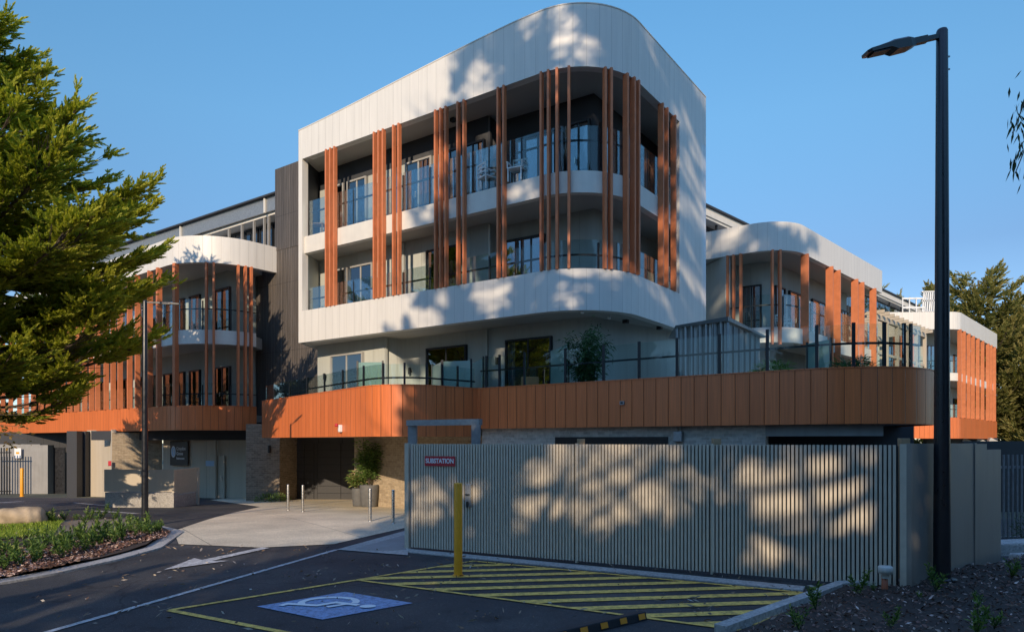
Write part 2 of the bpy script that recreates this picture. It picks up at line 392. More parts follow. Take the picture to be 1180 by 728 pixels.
# asphalt
m,n,p,out=new_mat('asphalt'); tc=N(n,'ShaderNodeTexCoord')
n1=N(n,'ShaderNodeTexNoise'); n1.inputs['Scale'].default_value=.55; n1.inputs['Detail'].default_value=8; n.links.new(tc.outputs['Object'],n1.inputs[0])
n2=N(n,'ShaderNodeTexVoronoi'); n2.inputs['Scale'].default_value=75; n.links.new(tc.outputs['Object'],n2.inputs['Vector'])
r1=ramp(n,n1.outputs[0],[(.3,(.030,.030,.032)),(.5,(.045,.044,.044)),(.72,(.085,.080,.074))]); r2=ramp(n,n2.outputs['Color'],[(0,.35),(.5,.9),(.86,1.3),(.93,3.2)])
n2.inputs['Scale'].default_value=110
ns=N(n,'ShaderNodeTexNoise'); ns.inputs['Scale'].default_value=1.6; n.links.new(tc.outputs['Object'],ns.inputs[0])
va=N(n,'ShaderNodeVectorMath',operation='MULTIPLY_ADD'); n.links.new(ns.outputs['Color'],va.inputs[0]); va.inputs[1].default_value=(.5,.5,.5); n.links.new(tc.outputs['Object'],va.inputs[2])
vc=N(n,'ShaderNodeTexVoronoi'); vc.feature='DISTANCE_TO_EDGE'; vc.inputs['Scale'].default_value=.33; n.links.new(va.outputs[0],vc.inputs['Vector'])
rc=ramp(n,vc.outputs['Distance'],[(0.002,.35),(.006,1.0)]); n3=N(n,'ShaderNodeTexNoise'); n3.inputs['Scale'].default_value=.25; n.links.new(tc.outputs['Object'],n3.inputs[0])
rm=ramp(n,n3.outputs[0],[(.5,0.0),(.56,1.0)]); crk=n.nodes.new('ShaderNodeMix'); crk.data_type='RGBA'; crk.blend_type='MULTIPLY'; n.links.new(rm.outputs[0],crk.inputs[0]); n.links.new(mul(n,r1.outputs[0],r2.outputs[0]),crk.inputs[6]); n.links.new(rc.outputs[0],crk.inputs[7])
n4=N(n,'ShaderNodeTexNoise'); n4.inputs['Scale'].default_value=2.2; n4.inputs['Detail'].default_value=3; n.links.new(tc.outputs['Object'],n4.inputs[0]); r4=ramp(n,n4.outputs[0],[(.30,.6),(.40,1.0)])
n.links.new(mul(n,crk.outputs[2],r4.outputs[0]),p.inputs['Base Color']); p.inputs['Roughness'].default_value=.8
b=N(n,'ShaderNodeBump'); b.inputs['Strength'].default_value=.5; b.inputs['Distance'].default_value=.01; n.links.new(n2.outputs['Distance'],b.inputs['Height']); n.links.new(b.outputs[0],p.inputs['Normal'])
M['asphalt']=m
def aggregate(name,c,var=.18,joint=0,sc=60):
    m,n,p,out=new_mat(name); tc=N(n,'ShaderNodeTexCoord')
    n1=N(n,'ShaderNodeTexNoise'); n1.inputs['Scale'].default_value=.7; n1.inputs['Detail'].default_value=8; n.links.new(tc.outputs['Object'],n1.inputs[0])
    n2=N(n,'ShaderNodeTexVoronoi'); n2.inputs['Scale'].default_value=sc; n.links.new(tc.outputs['Object'],n2.inputs['Vector'])
    r1=ramp(n,n1.outputs[0],[(.3,1-var),(.7,1+var)]); r2=ramp(n,n2.outputs['Color'],[(.1,.72),(.9,1.22)])
    cc=mul(n,mul(n,c,r1.outputs[0]),r2.outputs[0])
    if joint:
        bt=N(n,'ShaderNodeTexBrick'); bt.inputs['Scale'].default_value=1; bt.inputs['Brick Width'].default_value=joint; bt.inputs['Row Height'].default_value=joint*.8
        bt.inputs['Mortar Size'].default_value=.012; bt.offset=0; bt.inputs['Color1'].default_value=(1,1,1,1); bt.inputs['Color2'].default_value=(.94,.94,.94,1); bt.inputs['Mortar'].default_value=(.45,.45,.45,1)
        mp=N(n,'ShaderNodeMapping'); mp.inputs['Rotation'].default_value=(0,0,R(-35)); n.links.new(tc.outputs['Object'],mp.inputs[0]); n.links.new(mp.outputs[0],bt.inputs[0])
        cc=mul(n,cc,bt.outputs[0])
    n.links.new(cc,p.inputs['Base Color']); p.inputs['Roughness'].default_value=.88
    return m
M['forecourt']=aggregate('exposed_aggregate_paving',(.66,.56,.40),joint=3.2)
M['concrete']=aggregate('kerb_concrete',(.40,.38,.35),sc=30)
M['path']=aggregate('gravel_path',(.22,.18,.14),var=.3,sc=40)
M['soil']=aggregate('mulch_soil',(.045,.030,.022),var=.4,sc=22)
M['earth']=aggregate('dry_ground',(.10,.10,.06),var=.4,sc=10)
def paint(name,c,wear=.45,sc=9):
    m,n,p,out=new_mat(name); tc=N(n,'ShaderNodeTexCoord')
    n1=N(n,'ShaderNodeTexNoise'); n1.inputs['Scale'].default_value=sc; n1.inputs['Detail'].default_value=10; n1.inputs['Roughness'].default_value=.75; n.links.new(tc.outputs['Object'],n1.inputs[0])
    n2=N(n,'ShaderNodeTexVoronoi'); n2.inputs['Scale'].default_value=75; n.links.new(tc.outputs['Object'],n2.inputs['Vector'])
    ad=N(n,'ShaderNodeMath',operation='MULTIPLY_ADD'); n.links.new(n2.outputs['Distance'],ad.inputs[0]); ad.inputs[1].default_value=.18; n.links.new(n1.outputs[0],ad.inputs[2])
    r=ramp(n,ad.outputs[0],[(wear+.12,c),(wear+.28,[x*.45+.02 for x in c])])
    n.links.new(r.outputs[0],p.inputs['Base Color']); p.inputs['Roughness'].default_value=.7
    return m
M['lineyellow']=paint('worn_yellow_line',(.95,.60,.12),.40)
M['linewhite']=paint('worn_white_line',(.66,.64,.61),.38)
M['lineblue']=paint('worn_blue_paint',(.27,.38,.58),.42,14)

# ------------------------------------------------------------------ ground sheets
YC=[y for y in (16,17,18,19,20,21,22,23,24,26,28,30,32,34,37,40,44,48,52)]
def sheet(poly,dz,zf=None,extra=()):
    """flat polygon draped on the ground; returns (verts, faces)"""
    bm=bmesh.new(); vs=[bm.verts.new((x,y,0)) for x,y in poly]; bm.faces.new(vs)
    ys=[y for _,y in poly]
    for c in list(YC)+list(extra):
        if min(ys)<c<max(ys):
            bmesh.ops.bisect_plane(bm,geom=bm.verts[:]+bm.edges[:]+bm.faces[:],plane_co=(0,c,0),plane_no=(0,1,0))
    bm.normal_update()
    for f in bm.faces:
        if f.normal.z<0: f.normal_flip()
    bm.verts.ensure_lookup_table(); bm.verts.index_update()
    v=[(q.co.x,q.co.y,gz(q.co.y)+dz+(zf(q.co.x,q.co.y) if zf else 0)) for q in bm.verts]; f=[[w.index for w in q.verts] for q in bm.faces]
    bm.free(); return v,f
def ground(name,polys,dz,mat,label=None):
    mb=MB()
    for poly in polys:
        v,f=sheet(poly,dz); mb.mesh(v,f,False,[[(v[k][0],v[k][1]) for k in q] for q in f])
    o=mb.build(name,mat); o['kind']='structure'; return o
def strip(P,w):
    a=offset(P,w/2); b=offset(P,-w/2); return a+b[::-1]
def quads(P,w):
    a=offset(P,w/2); b=offset(P,-w/2); return [[a[i],a[i+1],b[i+1],b[i]] for i in range(len(P)-1)]
def G(*pts): return [g(x,y) for x,y in pts]
ground('ground',[[(-600,-300),(600,-300),(600,1500),(-600,1500)]],-.03,M['earth'])
ground('road',[[(-60,-40),(30,-40),(30,15.2),(14,21),(-3,18.6),(-8,30),(-12,36),(-60,36)]],0,M['asphalt'])
fc=G((200,612),(206,627),(300,631),(385,627),(468,608))+[(-2.0,19.0),(6,19.5),(8,24),(8,36),(-14.6,36),(-14.6,33)]+G((300,584),(245,597))
ground('forecourt',[fc],.012,M['forecourt'])
ground('apron',[G((388,633.5),(470,611),(470,640),(430,637)),],.016,M['concrete'])
ground('footpath',[G((408,633),(466,617),(468,634),(440,635))],.020,M['greywall'])
# markings
mk=lambda name,P,w,mat: ground(name,quads(P,w),.008,mat)
mk('lane_line',G((10,741),(388,633.2)),.10,M['linewhite'])
mk('bay_line',G((195,703),(410,668.3)),.09,M['lineyellow'])
mk('bay_line',G((195,703),(345,732)),.10,M['lineyellow'])
mk('drive_line',G((-10,579.5),(26,577.5)),.3,M['linewhite']); mk('drive_line',G((85,579),(128,583)),.12,M['linewhite'])
mk('drive_line',G((108,588.5),(158,591.5)),.25,M['linewhite'])
# arrow
A0=Vector(g(189,657)); A1=Vector(g(306,631.5)); ad=(A1-A0).normalized(); an=Vector((-ad.y,ad.x))
tot=(A1-A0).length; hl=tot*.42
ar=[A0,A0+ad*hl-an*.42,A0+ad*hl*.9-an*.12,A1-an*.11,A1+an*.11,A0+ad*hl*.9+an*.12,A0+ad*hl+an*.42]
ground('direction_arrow',[[tuple(p) for p in ar]],.018,M['linewhite'])
# hatched zone
HP=G((411,668.3),(545,646.5),(937,684),(862,727.5))
def clip(poly,nx,ny,c):
    out=[]
    for i in range(len(poly)):
        a=poly[i]; b=poly[(i+1)%len(poly)]; da=nx*a[0]+ny*a[1]-c; db=nx*b[0]+ny*b[1]-c
        if da>=0: out.append(a)
        if da*db<0: t=da/(da-db); out.append((a[0]+(b[0]-a[0])*t,a[1]+(b[1]-a[1])*t))
    return out
hd=Vector((3.9,.51)).normalized(); hn=Vector((-hd.y,hd.x)); c0=hn.dot(Vector(g(700,690.4)))
hp=[]
for k in range(-4,9):
    c=c0+k*.49
    q=clip(HP,hn.x,hn.y,c-.10)
    if q: q=clip(q,-hn.x,-hn.y,-(c+.10))
    if len(q)>2: hp.append(q)
hp+=quads(HP+[HP[0]],.075)
ob=MB()
for i,q in enumerate(hp):
    v,f=sheet(q,.008+ (.003 if i>=len(hp)-4 else 0)); ob.mesh(v,f)
tag(ob.build('hatched_no_parking_marking',M['lineyellow']),kind='structure')
# accessible bay marking
a=Vector(g(295.8,698.8)); b_=Vector(g(397.5,682)); c_=Vector(g(475.8,694.9)); d_=Vector(g(371.4,714))
ground('accessible_bay_patch',[[tuple(a),tuple(b_),tuple(c_),tuple(d_)]],.008,M['lineblue'])
cen=(a+b_+c_+d_)/4; ux=(a-b_).normalized()*1.36; uy=(c_-b_).normalized()*1.36
def sy(x,y): p=cen+ux*x+uy*y; return (p.x,p.y)
st=[]
arc=[sy(-.03+.25*math.cos(R(t)),-.13+.25*math.sin(R(t))) for t in range(118,345,15)]
st+=quads(arc,.10)
st+=quads([sy(-.09,.22),sy(-.05,-.05),sy(.16,-.06),sy(.27,-.34),sy(.37,-.31)],.095)
st+=quads([sy(-.07,.10),sy(.15,.08)],.08)
st.append([sy(-.10+.075*math.cos(t*math.pi/6),.34+.075*math.sin(t*math.pi/6)) for t in range(12)])
mb=MB()
for i,q in enumerate(st):
    v,f=sheet(q,.012+.0006*i); mb.mesh(v,f)
tag(mb.build('wheelchair_symbol_marking',paint('white_symbol_paint',(.82,.82,.80),.62,14)),kind='structure')

# kerbs
def kerb(name,P,w=.15,h=.11,mat=None):
    mb=MB(); 
    Q=[P[0]]
    for i in range(1,len(P)):
        k=max(1,int(math.dist(P[i],P[i-1])/.8))
        Q+=[(P[i-1][0]+(P[i][0]-P[i-1][0])*t/k,P[i-1][1]+(P[i][1]-P[i-1][1])*t/k) for t in range(1,k+1)]
    S=arclen(Q); ys=lambda s:gz(at_s(Q,S,s)[0][1])
    ribbon(mb,Q,lambda s:ys(s)-.05,lambda s:ys(s)+h,w)
    return tag(mb.build(name,mat or M['concrete'],bevel=.012),kind='structure')
isl=fillet_path(G((-60,684),(60,663),(140,645),(186,632),(212,613),(150,598.5),(-60,594)),[2,2,1.2,1.0,1.0])
kerb('kerb',isl,.34,.035)
kerb('kerb',G((837,731),(975,678.5),(1040,676)),.16,.10)
kerb('kerb',G((1046,677),(1062,669),(1100,657.5),(1150,660)),.16,.10)
FA=g(468,632); FB=g(1036,680); FD=Vector(sub(FB,FA)).normalized(); FC=(9.35,13.1)
kerb('kerb',[tuple(Vector(FA)+Vector((FD.y,-FD.x))*.38-FD*.1),tuple(Vector(g(925,681)))],.34,.018)
mb=MB()
for (x,y,z,sx,sy_,sz) in [(11.3,14.3,.0,3.2,.5,.5),(10.05,13.2,-.05,.7,.4,.35)]:
    mb.box((x,y,z),(sx,sy_,sz),ax=(1,.25))
tag(mb.build('kerb',M['concrete'],bevel=.04),kind='structure')
# beds
def bed(name,poly,mat,zf,step=.35):
    xs=[p[0] for p in poly]; ys=[p[1] for p in poly]
    bm=bmesh.new(); bm.faces.new([bm.verts.new((x,y,0)) for x,y in poly])
    k=min(xs)+step
    while k<max(xs): bmesh.ops.bisect_plane(bm,geom=bm.verts[:]+bm.edges[:]+bm.faces[:],plane_co=(k,0,0),plane_no=(1,0,0)); k+=step
    k=min(ys)+step
    while k<max(ys): bmesh.ops.bisect_plane(bm,geom=bm.verts[:]+bm.edges[:]+bm.faces[:],plane_co=(0,k,0),plane_no=(0,1,0)); k+=step
    bm.normal_update()
    for f in bm.faces:
        if f.normal.z<0: f.normal_flip()
    bm.verts.index_update()
    v=[(q.co.x,q.co.y,zf(q.co.x,q.co.y)) for q in bm.verts]; f=[[w.index for w in q.verts] for q in bm.faces]; bm.free()
    mb=MB(); mb.mesh(v,f,True); return tag(mb.build(name,mat),kind='structure')
def at(px,Y): return ((px-CX)/F*Y,Y)
def nz(x,y,s=1.0): return .5*math.sin(1.7*x*s+.6)*math.cos(1.3*y*s-.4)+.3*math.sin(3.1*x*s-2.2*y*s)+.2*math.cos(5.3*y*s+4.1*x*s)
zl=lambda x,y: gz(y)+.04+.03*nz(x,y,1.3)+.05
isl_in=offset(isl,.30)
bed('garden_bed_left',isl_in,M['soil'],zl,.5)
mz=lambda x,y: .06+.05*nz(x,y,1.5)+.10*max(0,min(1,(x-5.6)/2.5))
rb=G((850,729),(978,680),(1042,677.5))+[(6.1,10.6),(6.75,11.05)]+G((1102,658.5),(1150,661))+[(9.9,13.1),(16,14.4),(16,4),(3,4),(2.6,8.1)]
bed('garden_bed_right',rb,M['soil'],mz,.4)
grp=[g(-60,597),g(95,599),g(140,606),g(60,628),g(-60,640)]
bed('island_path',[g(30,628),g(75,604),g(140,602),g(188,611),g(150,616),g(100,620)],M['path'],lambda x,y: zl(x,y)+.015+ .02,.6)
gl=bed('lawn_soil',[g(-60,600),g(60,602),g(72,606),g(40,622),g(-60,634)],M['earth'],lambda x,y: zl(x,y)+.03,.6)

# ------------------------------------------------------------------ building
BLD=root_at('apartment_building',(0,28,0),'curved white apartment building with terracotta battens, copper coloured bands and glazed balconies','building')
UL=(.824,-.567); UR=(.590,.807)
A0=(-8.93,28.56); C=(2.79,20.5); E=(C[0]+8.40*UR[0],C[1]+8.40*UR[1])
TP=fillet_path([A0,C,E],[2.4],14); TS=arclen(TP)
def roofz(s): 
    t=min(1,s/11.0); return 15.25+.75*(t*t*(3-2*t)*.35+t*.65)
TOP=14.03
mb=MB()
# the white shell: roof fascia, base band, left post and right side panel, edges butting
fine=[]
for i in range(61): fine.append(at_s(TP,TS,TS[-1]*i/60)[0])
fine=sorted(set([round(s,4) for s in TS]+[round(TS[-1]*i/40,4) for i in range(41)]))
TPf=[at_s(TP,TS,s)[0] for s in fine]
ribbon(mb,TPf,TOP,roofz,.30)
ribbon(mb,TPf,6.40,7.71,.30)
sB=hit(TP,783.0)
ribbon(mb,cut(TPf,0,.24),7.71,TOP,.30)
ribbon(mb,cut(TPf,sB,TS[-1]),7.71,TOP,.30,s_off=sB)
# side return on the left, going back
mb2=[A0,(A0[0]+.3,A0[1]+5.5)]
ribbon(mb,[(A0[0]+.3,A0[1]+5.5),(A0[0]+.02,A0[1]+.05)],6.40,15.2,.0+.22)
ribbon(mb,[E,(E[0]-.45,E[1]+8)],6.40,15.95,.25)
shell=mb.build('cladding',M['white'],BLD)
cap=MB(); ribbon(cap,offset(TPf,-.015),lambda s:roofz(s)+.001,lambda s:roofz(s)+.035,.36); cap.build('parapet_cap',M['whiteband'],BLD)
mb=MB(); Pi=offset(TPf,.12); ribbon(mb,cut(Pi,.20,hit(Pi,782.5)),10.13,10.82,.25); 
mb.build('balcony_edge',M['whiteband'],BLD)
BR=(E[0]-.4,E[1]+7); BL=(-8.55,35.5)
def plate(P,z0,z1,name='floor_slab',mat='soffit',back=(BR,BL)):
    m_=MB(); m_.prism(list(P)+list(back),z0,z1); return m_.build(name,M[mat],BLD)
inn=offset(TP,.31)
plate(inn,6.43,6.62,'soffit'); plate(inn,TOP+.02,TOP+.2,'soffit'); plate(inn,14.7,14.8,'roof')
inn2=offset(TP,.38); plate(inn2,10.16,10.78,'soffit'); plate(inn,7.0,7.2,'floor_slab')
# balcony back walls
WP=[(-8.45,29.9),(-.87,24.68),(-.53,25.2),(2.77,23.1),(6.35,28.0)]
WL=[A0[0]+.22,A0[1]+.25]
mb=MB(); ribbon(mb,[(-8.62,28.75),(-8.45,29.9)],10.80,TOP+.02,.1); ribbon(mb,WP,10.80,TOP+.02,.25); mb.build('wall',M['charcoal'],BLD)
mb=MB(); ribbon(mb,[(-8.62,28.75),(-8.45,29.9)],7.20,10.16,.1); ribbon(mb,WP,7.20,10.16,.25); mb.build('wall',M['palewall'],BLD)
W1=[(-8.43,29.6),(-5.1,27.1),(-4.43,27.7),(-.89,25.1),(1.43,23.55),(2.71,22.7),(6.14,25.9),(7.5,27.2)]
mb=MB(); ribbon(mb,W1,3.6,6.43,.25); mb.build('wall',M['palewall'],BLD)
# downpipes and wall lights
def downpipe(P,px,z0,z1,mat='palewall'):
    S=arclen(P); (x,y),d=at_s(P,S,hit(P,px)); q=MB(); q.box((x+d[1]*.05,y-d[0]*.05,(z0+z1)/2),(.10,.09,z1-z0),ax=d); q.build('downpipe',M[mat],BLD)
downpipe(W1,444,3.6,6.4); downpipe(W1,562,3.6,6.4); downpipe(WP,563,7.2,10.1); downpipe(WP,563,10.85,14,'charcoal'); downpipe(WP,466,7.2,10.1)
def wall_light(P,px,z):
    S=arclen(P); (x,y),d=at_s(P,S,hit(P,px)); q=MB(); q.tube([(x+d[1]*.11,y-d[0]*.11,z-.13),(x+d[1]*.11,y-d[0]*.11,z+.13)],.055,10); q.box((x+d[1]*.03,y-d[0]*.03,z),(.06,.07,.1),ax=d)
    q.build('wall_light',M['blackmetal'],BLD)
wall_light(W1,376,5.05); wall_light(W1,574.5,5.2); wall_light(W1,474,5.1)
def window(P,pa,pb,z0,z1,n=2,curtain=.5,frame='frame',parent=None,seed=0,deep=.10):
    """framed glazing on wall path P between two plan positions"""
    parent=parent or BLD; S=arclen(P); sa,sb=hit(P,pa),hit(P,pb)
    (x0,y0),d=at_s(P,S,sa); (x1,y1),_=at_s(P,S,sb-1e-4); w=sb-sa
    if w<.15: return
    nx,ny=d[1],-d[0]
    pt=lambda s,o,z:(x0+d[0]*s+nx*o,y0+d[1]*s+ny*o,z)
    fr=MB(); t=.065; yc=deep/2
    fr.box(pt(w/2,yc+.015,z1-t/2),(w,deep+.03,t),ax=d); fr.box(pt(w/2,yc+.015,z0+t/2),(w,deep+.03,t),ax=d)
    for s in (t/2,w-t/2): fr.box(pt(s,yc+.015,(z0+z1)/2),(t,deep+.03,z1-z0-2*t),ax=d)
    for k in range(1,n): fr.box(pt(w*k/n,yc+.01,(z0+z1)/2),(.06,deep*.8,z1-z0-2*t),ax=d)
    f=fr.build('window',M[frame],parent)
    q=MB(); q.box(pt(w/2,.006,(z0+z1)/2),(w-2*t,.006,z1-z0-2*t),ax=d); q.build('dim_room_sheet',M['interior'],f)  # flat dark sheet; the unlit interior's dimness is put into its colour
    rr=random.Random(int(pa*10+z0*7)+seed)
    if curtain>0 and w>.5:
        for s0,s1 in ((t,w*curtain*rr.uniform(.5,.9)),) + (((w*(1-.25*curtain),w-t),) if rr.random()<.6 else ()):
            k=max(3,int((s1-s0)/.05)); pts=[(pt(s0+(s1-s0)*i/k,.03+.018*math.sin(i*1.9+rr.random()),0)[:2]) for i in range(k+1)]
            q=MB(); ribbon(q,pts,z0+t,z1-t,.004); q.build('curtain',M['curtain'],f)
    q=MB(); 
    for k in range(n):
        s0=w*k/n+.04; s1=w*(k+1)/n-.04; q.box(pt((s0+s1)/2,deep*.72,(z0+z1)/2),(s1-s0,.010,z1-z0-2*t),ax=d)
    q.build('pane',M['pane'],f)
    if z1-z0>2 :
        q=MB(); q.box(pt(w/n-.10,deep+.05,z0+1.02),(.03,.05,.22),ax=d); q.build('handle',M['stainless'],f)
# tower glazing
for a,b,n,cu in ((388,398,1,0),(402,424,2,.4),(469,499,2,.5),(571,590,1,.2),(592,652,4,.2),(655,681,2,.2)): window(WP,a,b,10.84,13.2,n,cu,'frame_pale' if a<480 else 'frame')
for a,b,n,cu in ((508,560,4,.15),): window(WP,a,b,10.84,13.2,n,cu)
for a,b,n,cu in ((690,712,2,0),(716,745,2,.4),(750,775,2,.6)): window(WP,a,b,10.84,13.2,n,cu)
mb=MB()
for a,b in ((369,387),(425,468),(500,507)):
    mb=MB(); S=arclen(WP); (x0,y0),d=at_s(WP,S,hit(WP,a)); (x1,y1),_=at_s(WP,S,hit(WP,b)); w=math.dist((x0,y0),(x1,y1))
    mb.box(((x0+x1)/2+d[1]*.02,(y0+y1)/2-d[0]*.02,12.0),(w,.036,2.4),ax=d); mb.build('wall_panel',M['palewall'],BLD)
for a,b,n,cu in ((386,402,1,.3),(404,431,2,.6),(493,532,2,.7),(583,629,3,.0)): window(WP,a,b,7.24,9.6,n,cu,'frame_pale' if a<430 else 'frame')
for a,b,n,cu in ((383,420,2,.6),(493,539,2,.3),(584,637,2,.25)): window(W1,a,b,3.64,5.92,n,cu,'frame_pale' if a<430 else 'frame')
# battens
def batten_at(P,px,z0,z1,inset,w=.07,d=.17,parent=None):
    S=arclen(P); (x,y),t=at_s(P,S,hit(P,px)); q=MB()
    q.box((x-t[1]*inset,y+t[0]*inset,(z0+z1)/2),(w,d,z1-z0),ax=t); return q.build('batten',M['batten'],parent or BLD)
for px in (376.5,381.3,386,431.7,437,442,454,460,502.3,508.2,514.2,528,535,574.4,581,624,632.2,642,655.7,697,703.5,721.5,729.5,734.5,762,767.5,776.5):
    wide=px in(729.5,762,767.5)
    batten_at(TP,px,7.712,TOP+.015,.01,.08 if px>640 else .07,.16 if px<700 else .20)
# balustrades: glass panes between posts with a slim rail
def balustrade(P,s0,s1,zf,h,rail,step=1.25,post=.05,posth=None,parent=None,pm='frame',gm='glass',pstep=None,segm=.5):
    parent=parent or BLD; Q=cut(P,s0,s1); S=arclen(Q); tot=S[-1]; n=max(1,round(tot/step))
    g_=MB()
    for k in range(n):
        a,b=tot*k/n+.035,tot*(k+1)/n-.035; m=max(1,int((b-a)/segm)); 
        pts=[at_s(Q,S,a+(b-a)*i/m)[0] for i in range(m+1)]
        ribbon(g_,pts,zf+.03,zf+h,.012)
    bal=g_.build('balustrade',M[gm],parent)
    r=MB(); m=max(2,int(tot/.35)); r_pts=[at_s(Q,S,tot*i/m)[0] for i in range(m+1)]
    ribbon(r,offset(r_pts,.02),zf+rail,zf+rail+.055,.05); r.build('rail',M[pm],bal)
    for k in range(n+1):
        (x,y),d=at_s(Q,S,tot*k/n); hh=posth or rail; r=MB()
        r.box((x-d[1]*.05,y+d[0]*.05,zf+hh/2),(post,post,hh),ax=d); r.build('post',M[pm],bal)
    return bal
Pg=offset(TPf,.26)
balustrade(Pg,.35,hit(Pg,782)-.05,10.82,1.50,1.0,1.35,.065,1.42,gm='glasstower')
balustrade(Pg,.35,hit(Pg,782)-.05,7.71,.98,.48,1.35,.065,.9,gm='glasstower')
# soffit fittings
def soffit_spot(px,Y,z,sq=True):
    q=MB(); x=(px-CX)/F*Y
    if sq: q.box((x,Y,z-.06),(.17,.17,.12),ax=UL)
    else: q.lathe((x,Y,z-.10),[(0,0),(.05,.0),(.06,.03),(.06,.10),(0,.10)],12)
    q.build('soffit_light' if sq else 'soffit_camera',M['blackmetal' if sq else 'whitepaint'],BLD)
soffit_spot(721,23.3,6.43); soffit_spot(760,24.6,6.43); soffit_spot(671,21.6,6.43,False); soffit_spot(702,22.6,6.43,False)
soffit_spot(508,24.9,10.16,False); soffit_spot(522,24.9,14.05)

# ---- terrace podium
TV=[(-10.75,29.35),(-3.53,20.0),(-1.13,22.3),(10.28,13.93),(11.0,19.5),(14.5,27)]
PP=fillet_path(TV[:5]+[TV[5]],[1.6,0,2.3,3],12); PS=arclen(PP)
sV2=min(range(len(PP)),key=lambda i:math.dist(PP[i],TV[2])); sV2=PS[sV2]
mb=MB(); ribbon(mb,cut(PP,0,sV2),2.44,4.0,.14); ribbon(mb,cut(PP,sV2,PS[-1]),2.70,4.0,.14,s_off=sV2); mb.build('copper_band',M['copper'],BLD)
mb=MB(); ribbon(mb,offset(cut(PP,0,sV2),-.012),4.001,4.03,.18); ribbon(mb,offset(cut(PP,sV2,PS[-1]),-.012),4.001,4.03,.18); mb.build('band_cap',M['copper'],BLD)
i1=offset(cut(PP,0,sV2),.15); i2=offset(cut(PP,sV2,PS[-1]),.15)
mb=MB(); mb.prism(i1+[(-1.0,24),(-1,36),(-10.4,36)],2.47,3.0); mb.build('podium_soffit',M['soffit'],BLD)
mb=MB(); mb.prism(i2+[(14,32),(0,36),(-.99,24)],2.73,3.0); mb.build('podium_soffit',M['greywall'],BLD)
mb=MB(); mb.prism(i1[:-1]+[(-1.1,22.7)]+i2[1:]+[(14,36),(-10.3,36)],3.05,3.6); mb.build('terrace_floor',M['forecourt'],BLD)
Pb=offset(PP,.10)
sv=hit(Pb,556)
def podium_rail(s0,s1,pxs,h,rail,pt=.075):
    Q=cut(Pb,s0,s1); S=arclen(Q); tot=S[-1]
    ss=[0]+sorted(hit(Q,p) for p in pxs)+[tot]
    g_=MB()
    for a,b in zip(ss[:-1],ss[1:]):
        if b-a<.2: continue
        m=max(1,int((b-a)/.25)); ribbon(g_,[at_s(Q,S,a+.05+(b-a-.1)*i/m)[0] for i in range(m+1)],4.04,4.0+h-.04,.012)
    bal=g_.build('balustrade',M['glass'],BLD)
    r=MB(); m=int(tot/.3)+1; ribbon(r,offset([at_s(Q,S,tot*i/m)[0] for i in range(m+1)],.02),4.0+rail,4.0+rail+.05,.045); r.build('rail',M['frame'],bal)
    for s in ss[1:-1]:
        (x,y),d=at_s(Q,S,s); r=MB(); r.box((x-d[1]*.03,y+d[0]*.03,4.0+h/2),(pt,.05,h),ax=d); r.build('post',M['frame'],bal)
podium_rail(.15,hit(Pb,548),[333,353,373,394,418,441,466,492,510,528],.70,.22,.06)
podium_rail(hit(Pb,553),hit(Pb,1062),[560,575,604,651,695,736,780,829,884,941,984,1020,1043,1051],1.07,.56)
# frosted privacy screens standing on the terrace
def screen(px0,Y0,px1,Y1,z0=3.6,z1=5.05,mat='frost'):
    a=((px0-CX)/F*Y0,Y0); b=((px1-CX)/F*Y1,Y1); q=MB(); ribbon(q,[a,b],z0,z1,.02)
    s=q.build('privacy_screen',M[mat],BLD)
    for p in (a,b): q=MB(); q.box((p[0],p[1],(z0+z1)/2),(.06,.06,z1-z0+.1)); q.build('post',M['frame'],s)
screen(412,24.5,441,24.4,z1=5.12); screen(510,23.6,543,23.3,z1=5.05); screen(498,25.2,509,23.7,z1=5.05); screen(543,24.9,557,23.0,z1=5.1); screen(634,22.8,655,21.0,z1=5.3)
screen(930,22.5,957,21.5,z1=5.5,mat='frost')
# brick and garage below the podium
BW=[(-6.35,27.5),(-1.0,23.65)]
mb=MB(); ribbon(mb,BW,-.6,2.47,.25); mb.build('brick_wall',M['brick'],BLD)
GW=[(-11.9,33.9),(-7.3,33.4)]
mb=MB(); ribbon(mb,GW,-.8,2.47,.2); ribbon(mb,[(-6.2,27.8),(-6.2,33.4)][::-1],-.8,2.47,.15); mb.build('garage_wall',M['charcoal_panel'],BLD)
def panel_door(P,pa,pb,z0,z1,mat,name='garage_door',parent=None):
    S=arclen(P); (x0,y0),d=at_s(P,S,hit(P,pa)); (x1,y1),_=at_s(P,S,hit(P,pb)); w=math.dist((x0,y0),(x1,y1)); q=MB()
    cx,cy=(x0+x1)/2+d[1]*.03,(y0+y1)/2-d[0]*.03
    q.box((cx,cy,(z0+z1)/2),(w,.05,z1-z0),ax=d); o=q.build(name,M[mat],parent or BLD)
    q=MB()
    for k in range(1,8): q.box((cx+d[1]*.035,cy-d[0]*.035,z0+(z1-z0)*k/8),(w,.014,.018),ax=d)
    q.build('ridge',M['frame'],o); return o
panel_door(GW,324,362,-.6,2.2,'charcoal_panel'); panel_door(GW,366,409,-.6,2.2,'charcoal_panel')
R2=offset(cut(PP,sV2,PS[-1]),.24)
s880=hit(R2,882)
RBW=cut(R2,0,s880)
mb=MB(); ribbon(mb,RBW,-.2,2.73,.25); mb.build('brick_wall',M['brickgrey'],BLD)
mb=MB(); ribbon(mb,cut(R2,s880,hit(R2,1018)),2.42,2.73,.25); mb.build('concrete_beam',M['greywall'],BLD)
mb=MB(); ribbon(mb,[at(860,19.6),(11.3,19.2),(12.9,24)],-.4,2.73,.2); mb.build('recess_wall',M['charcoal'],BLD)
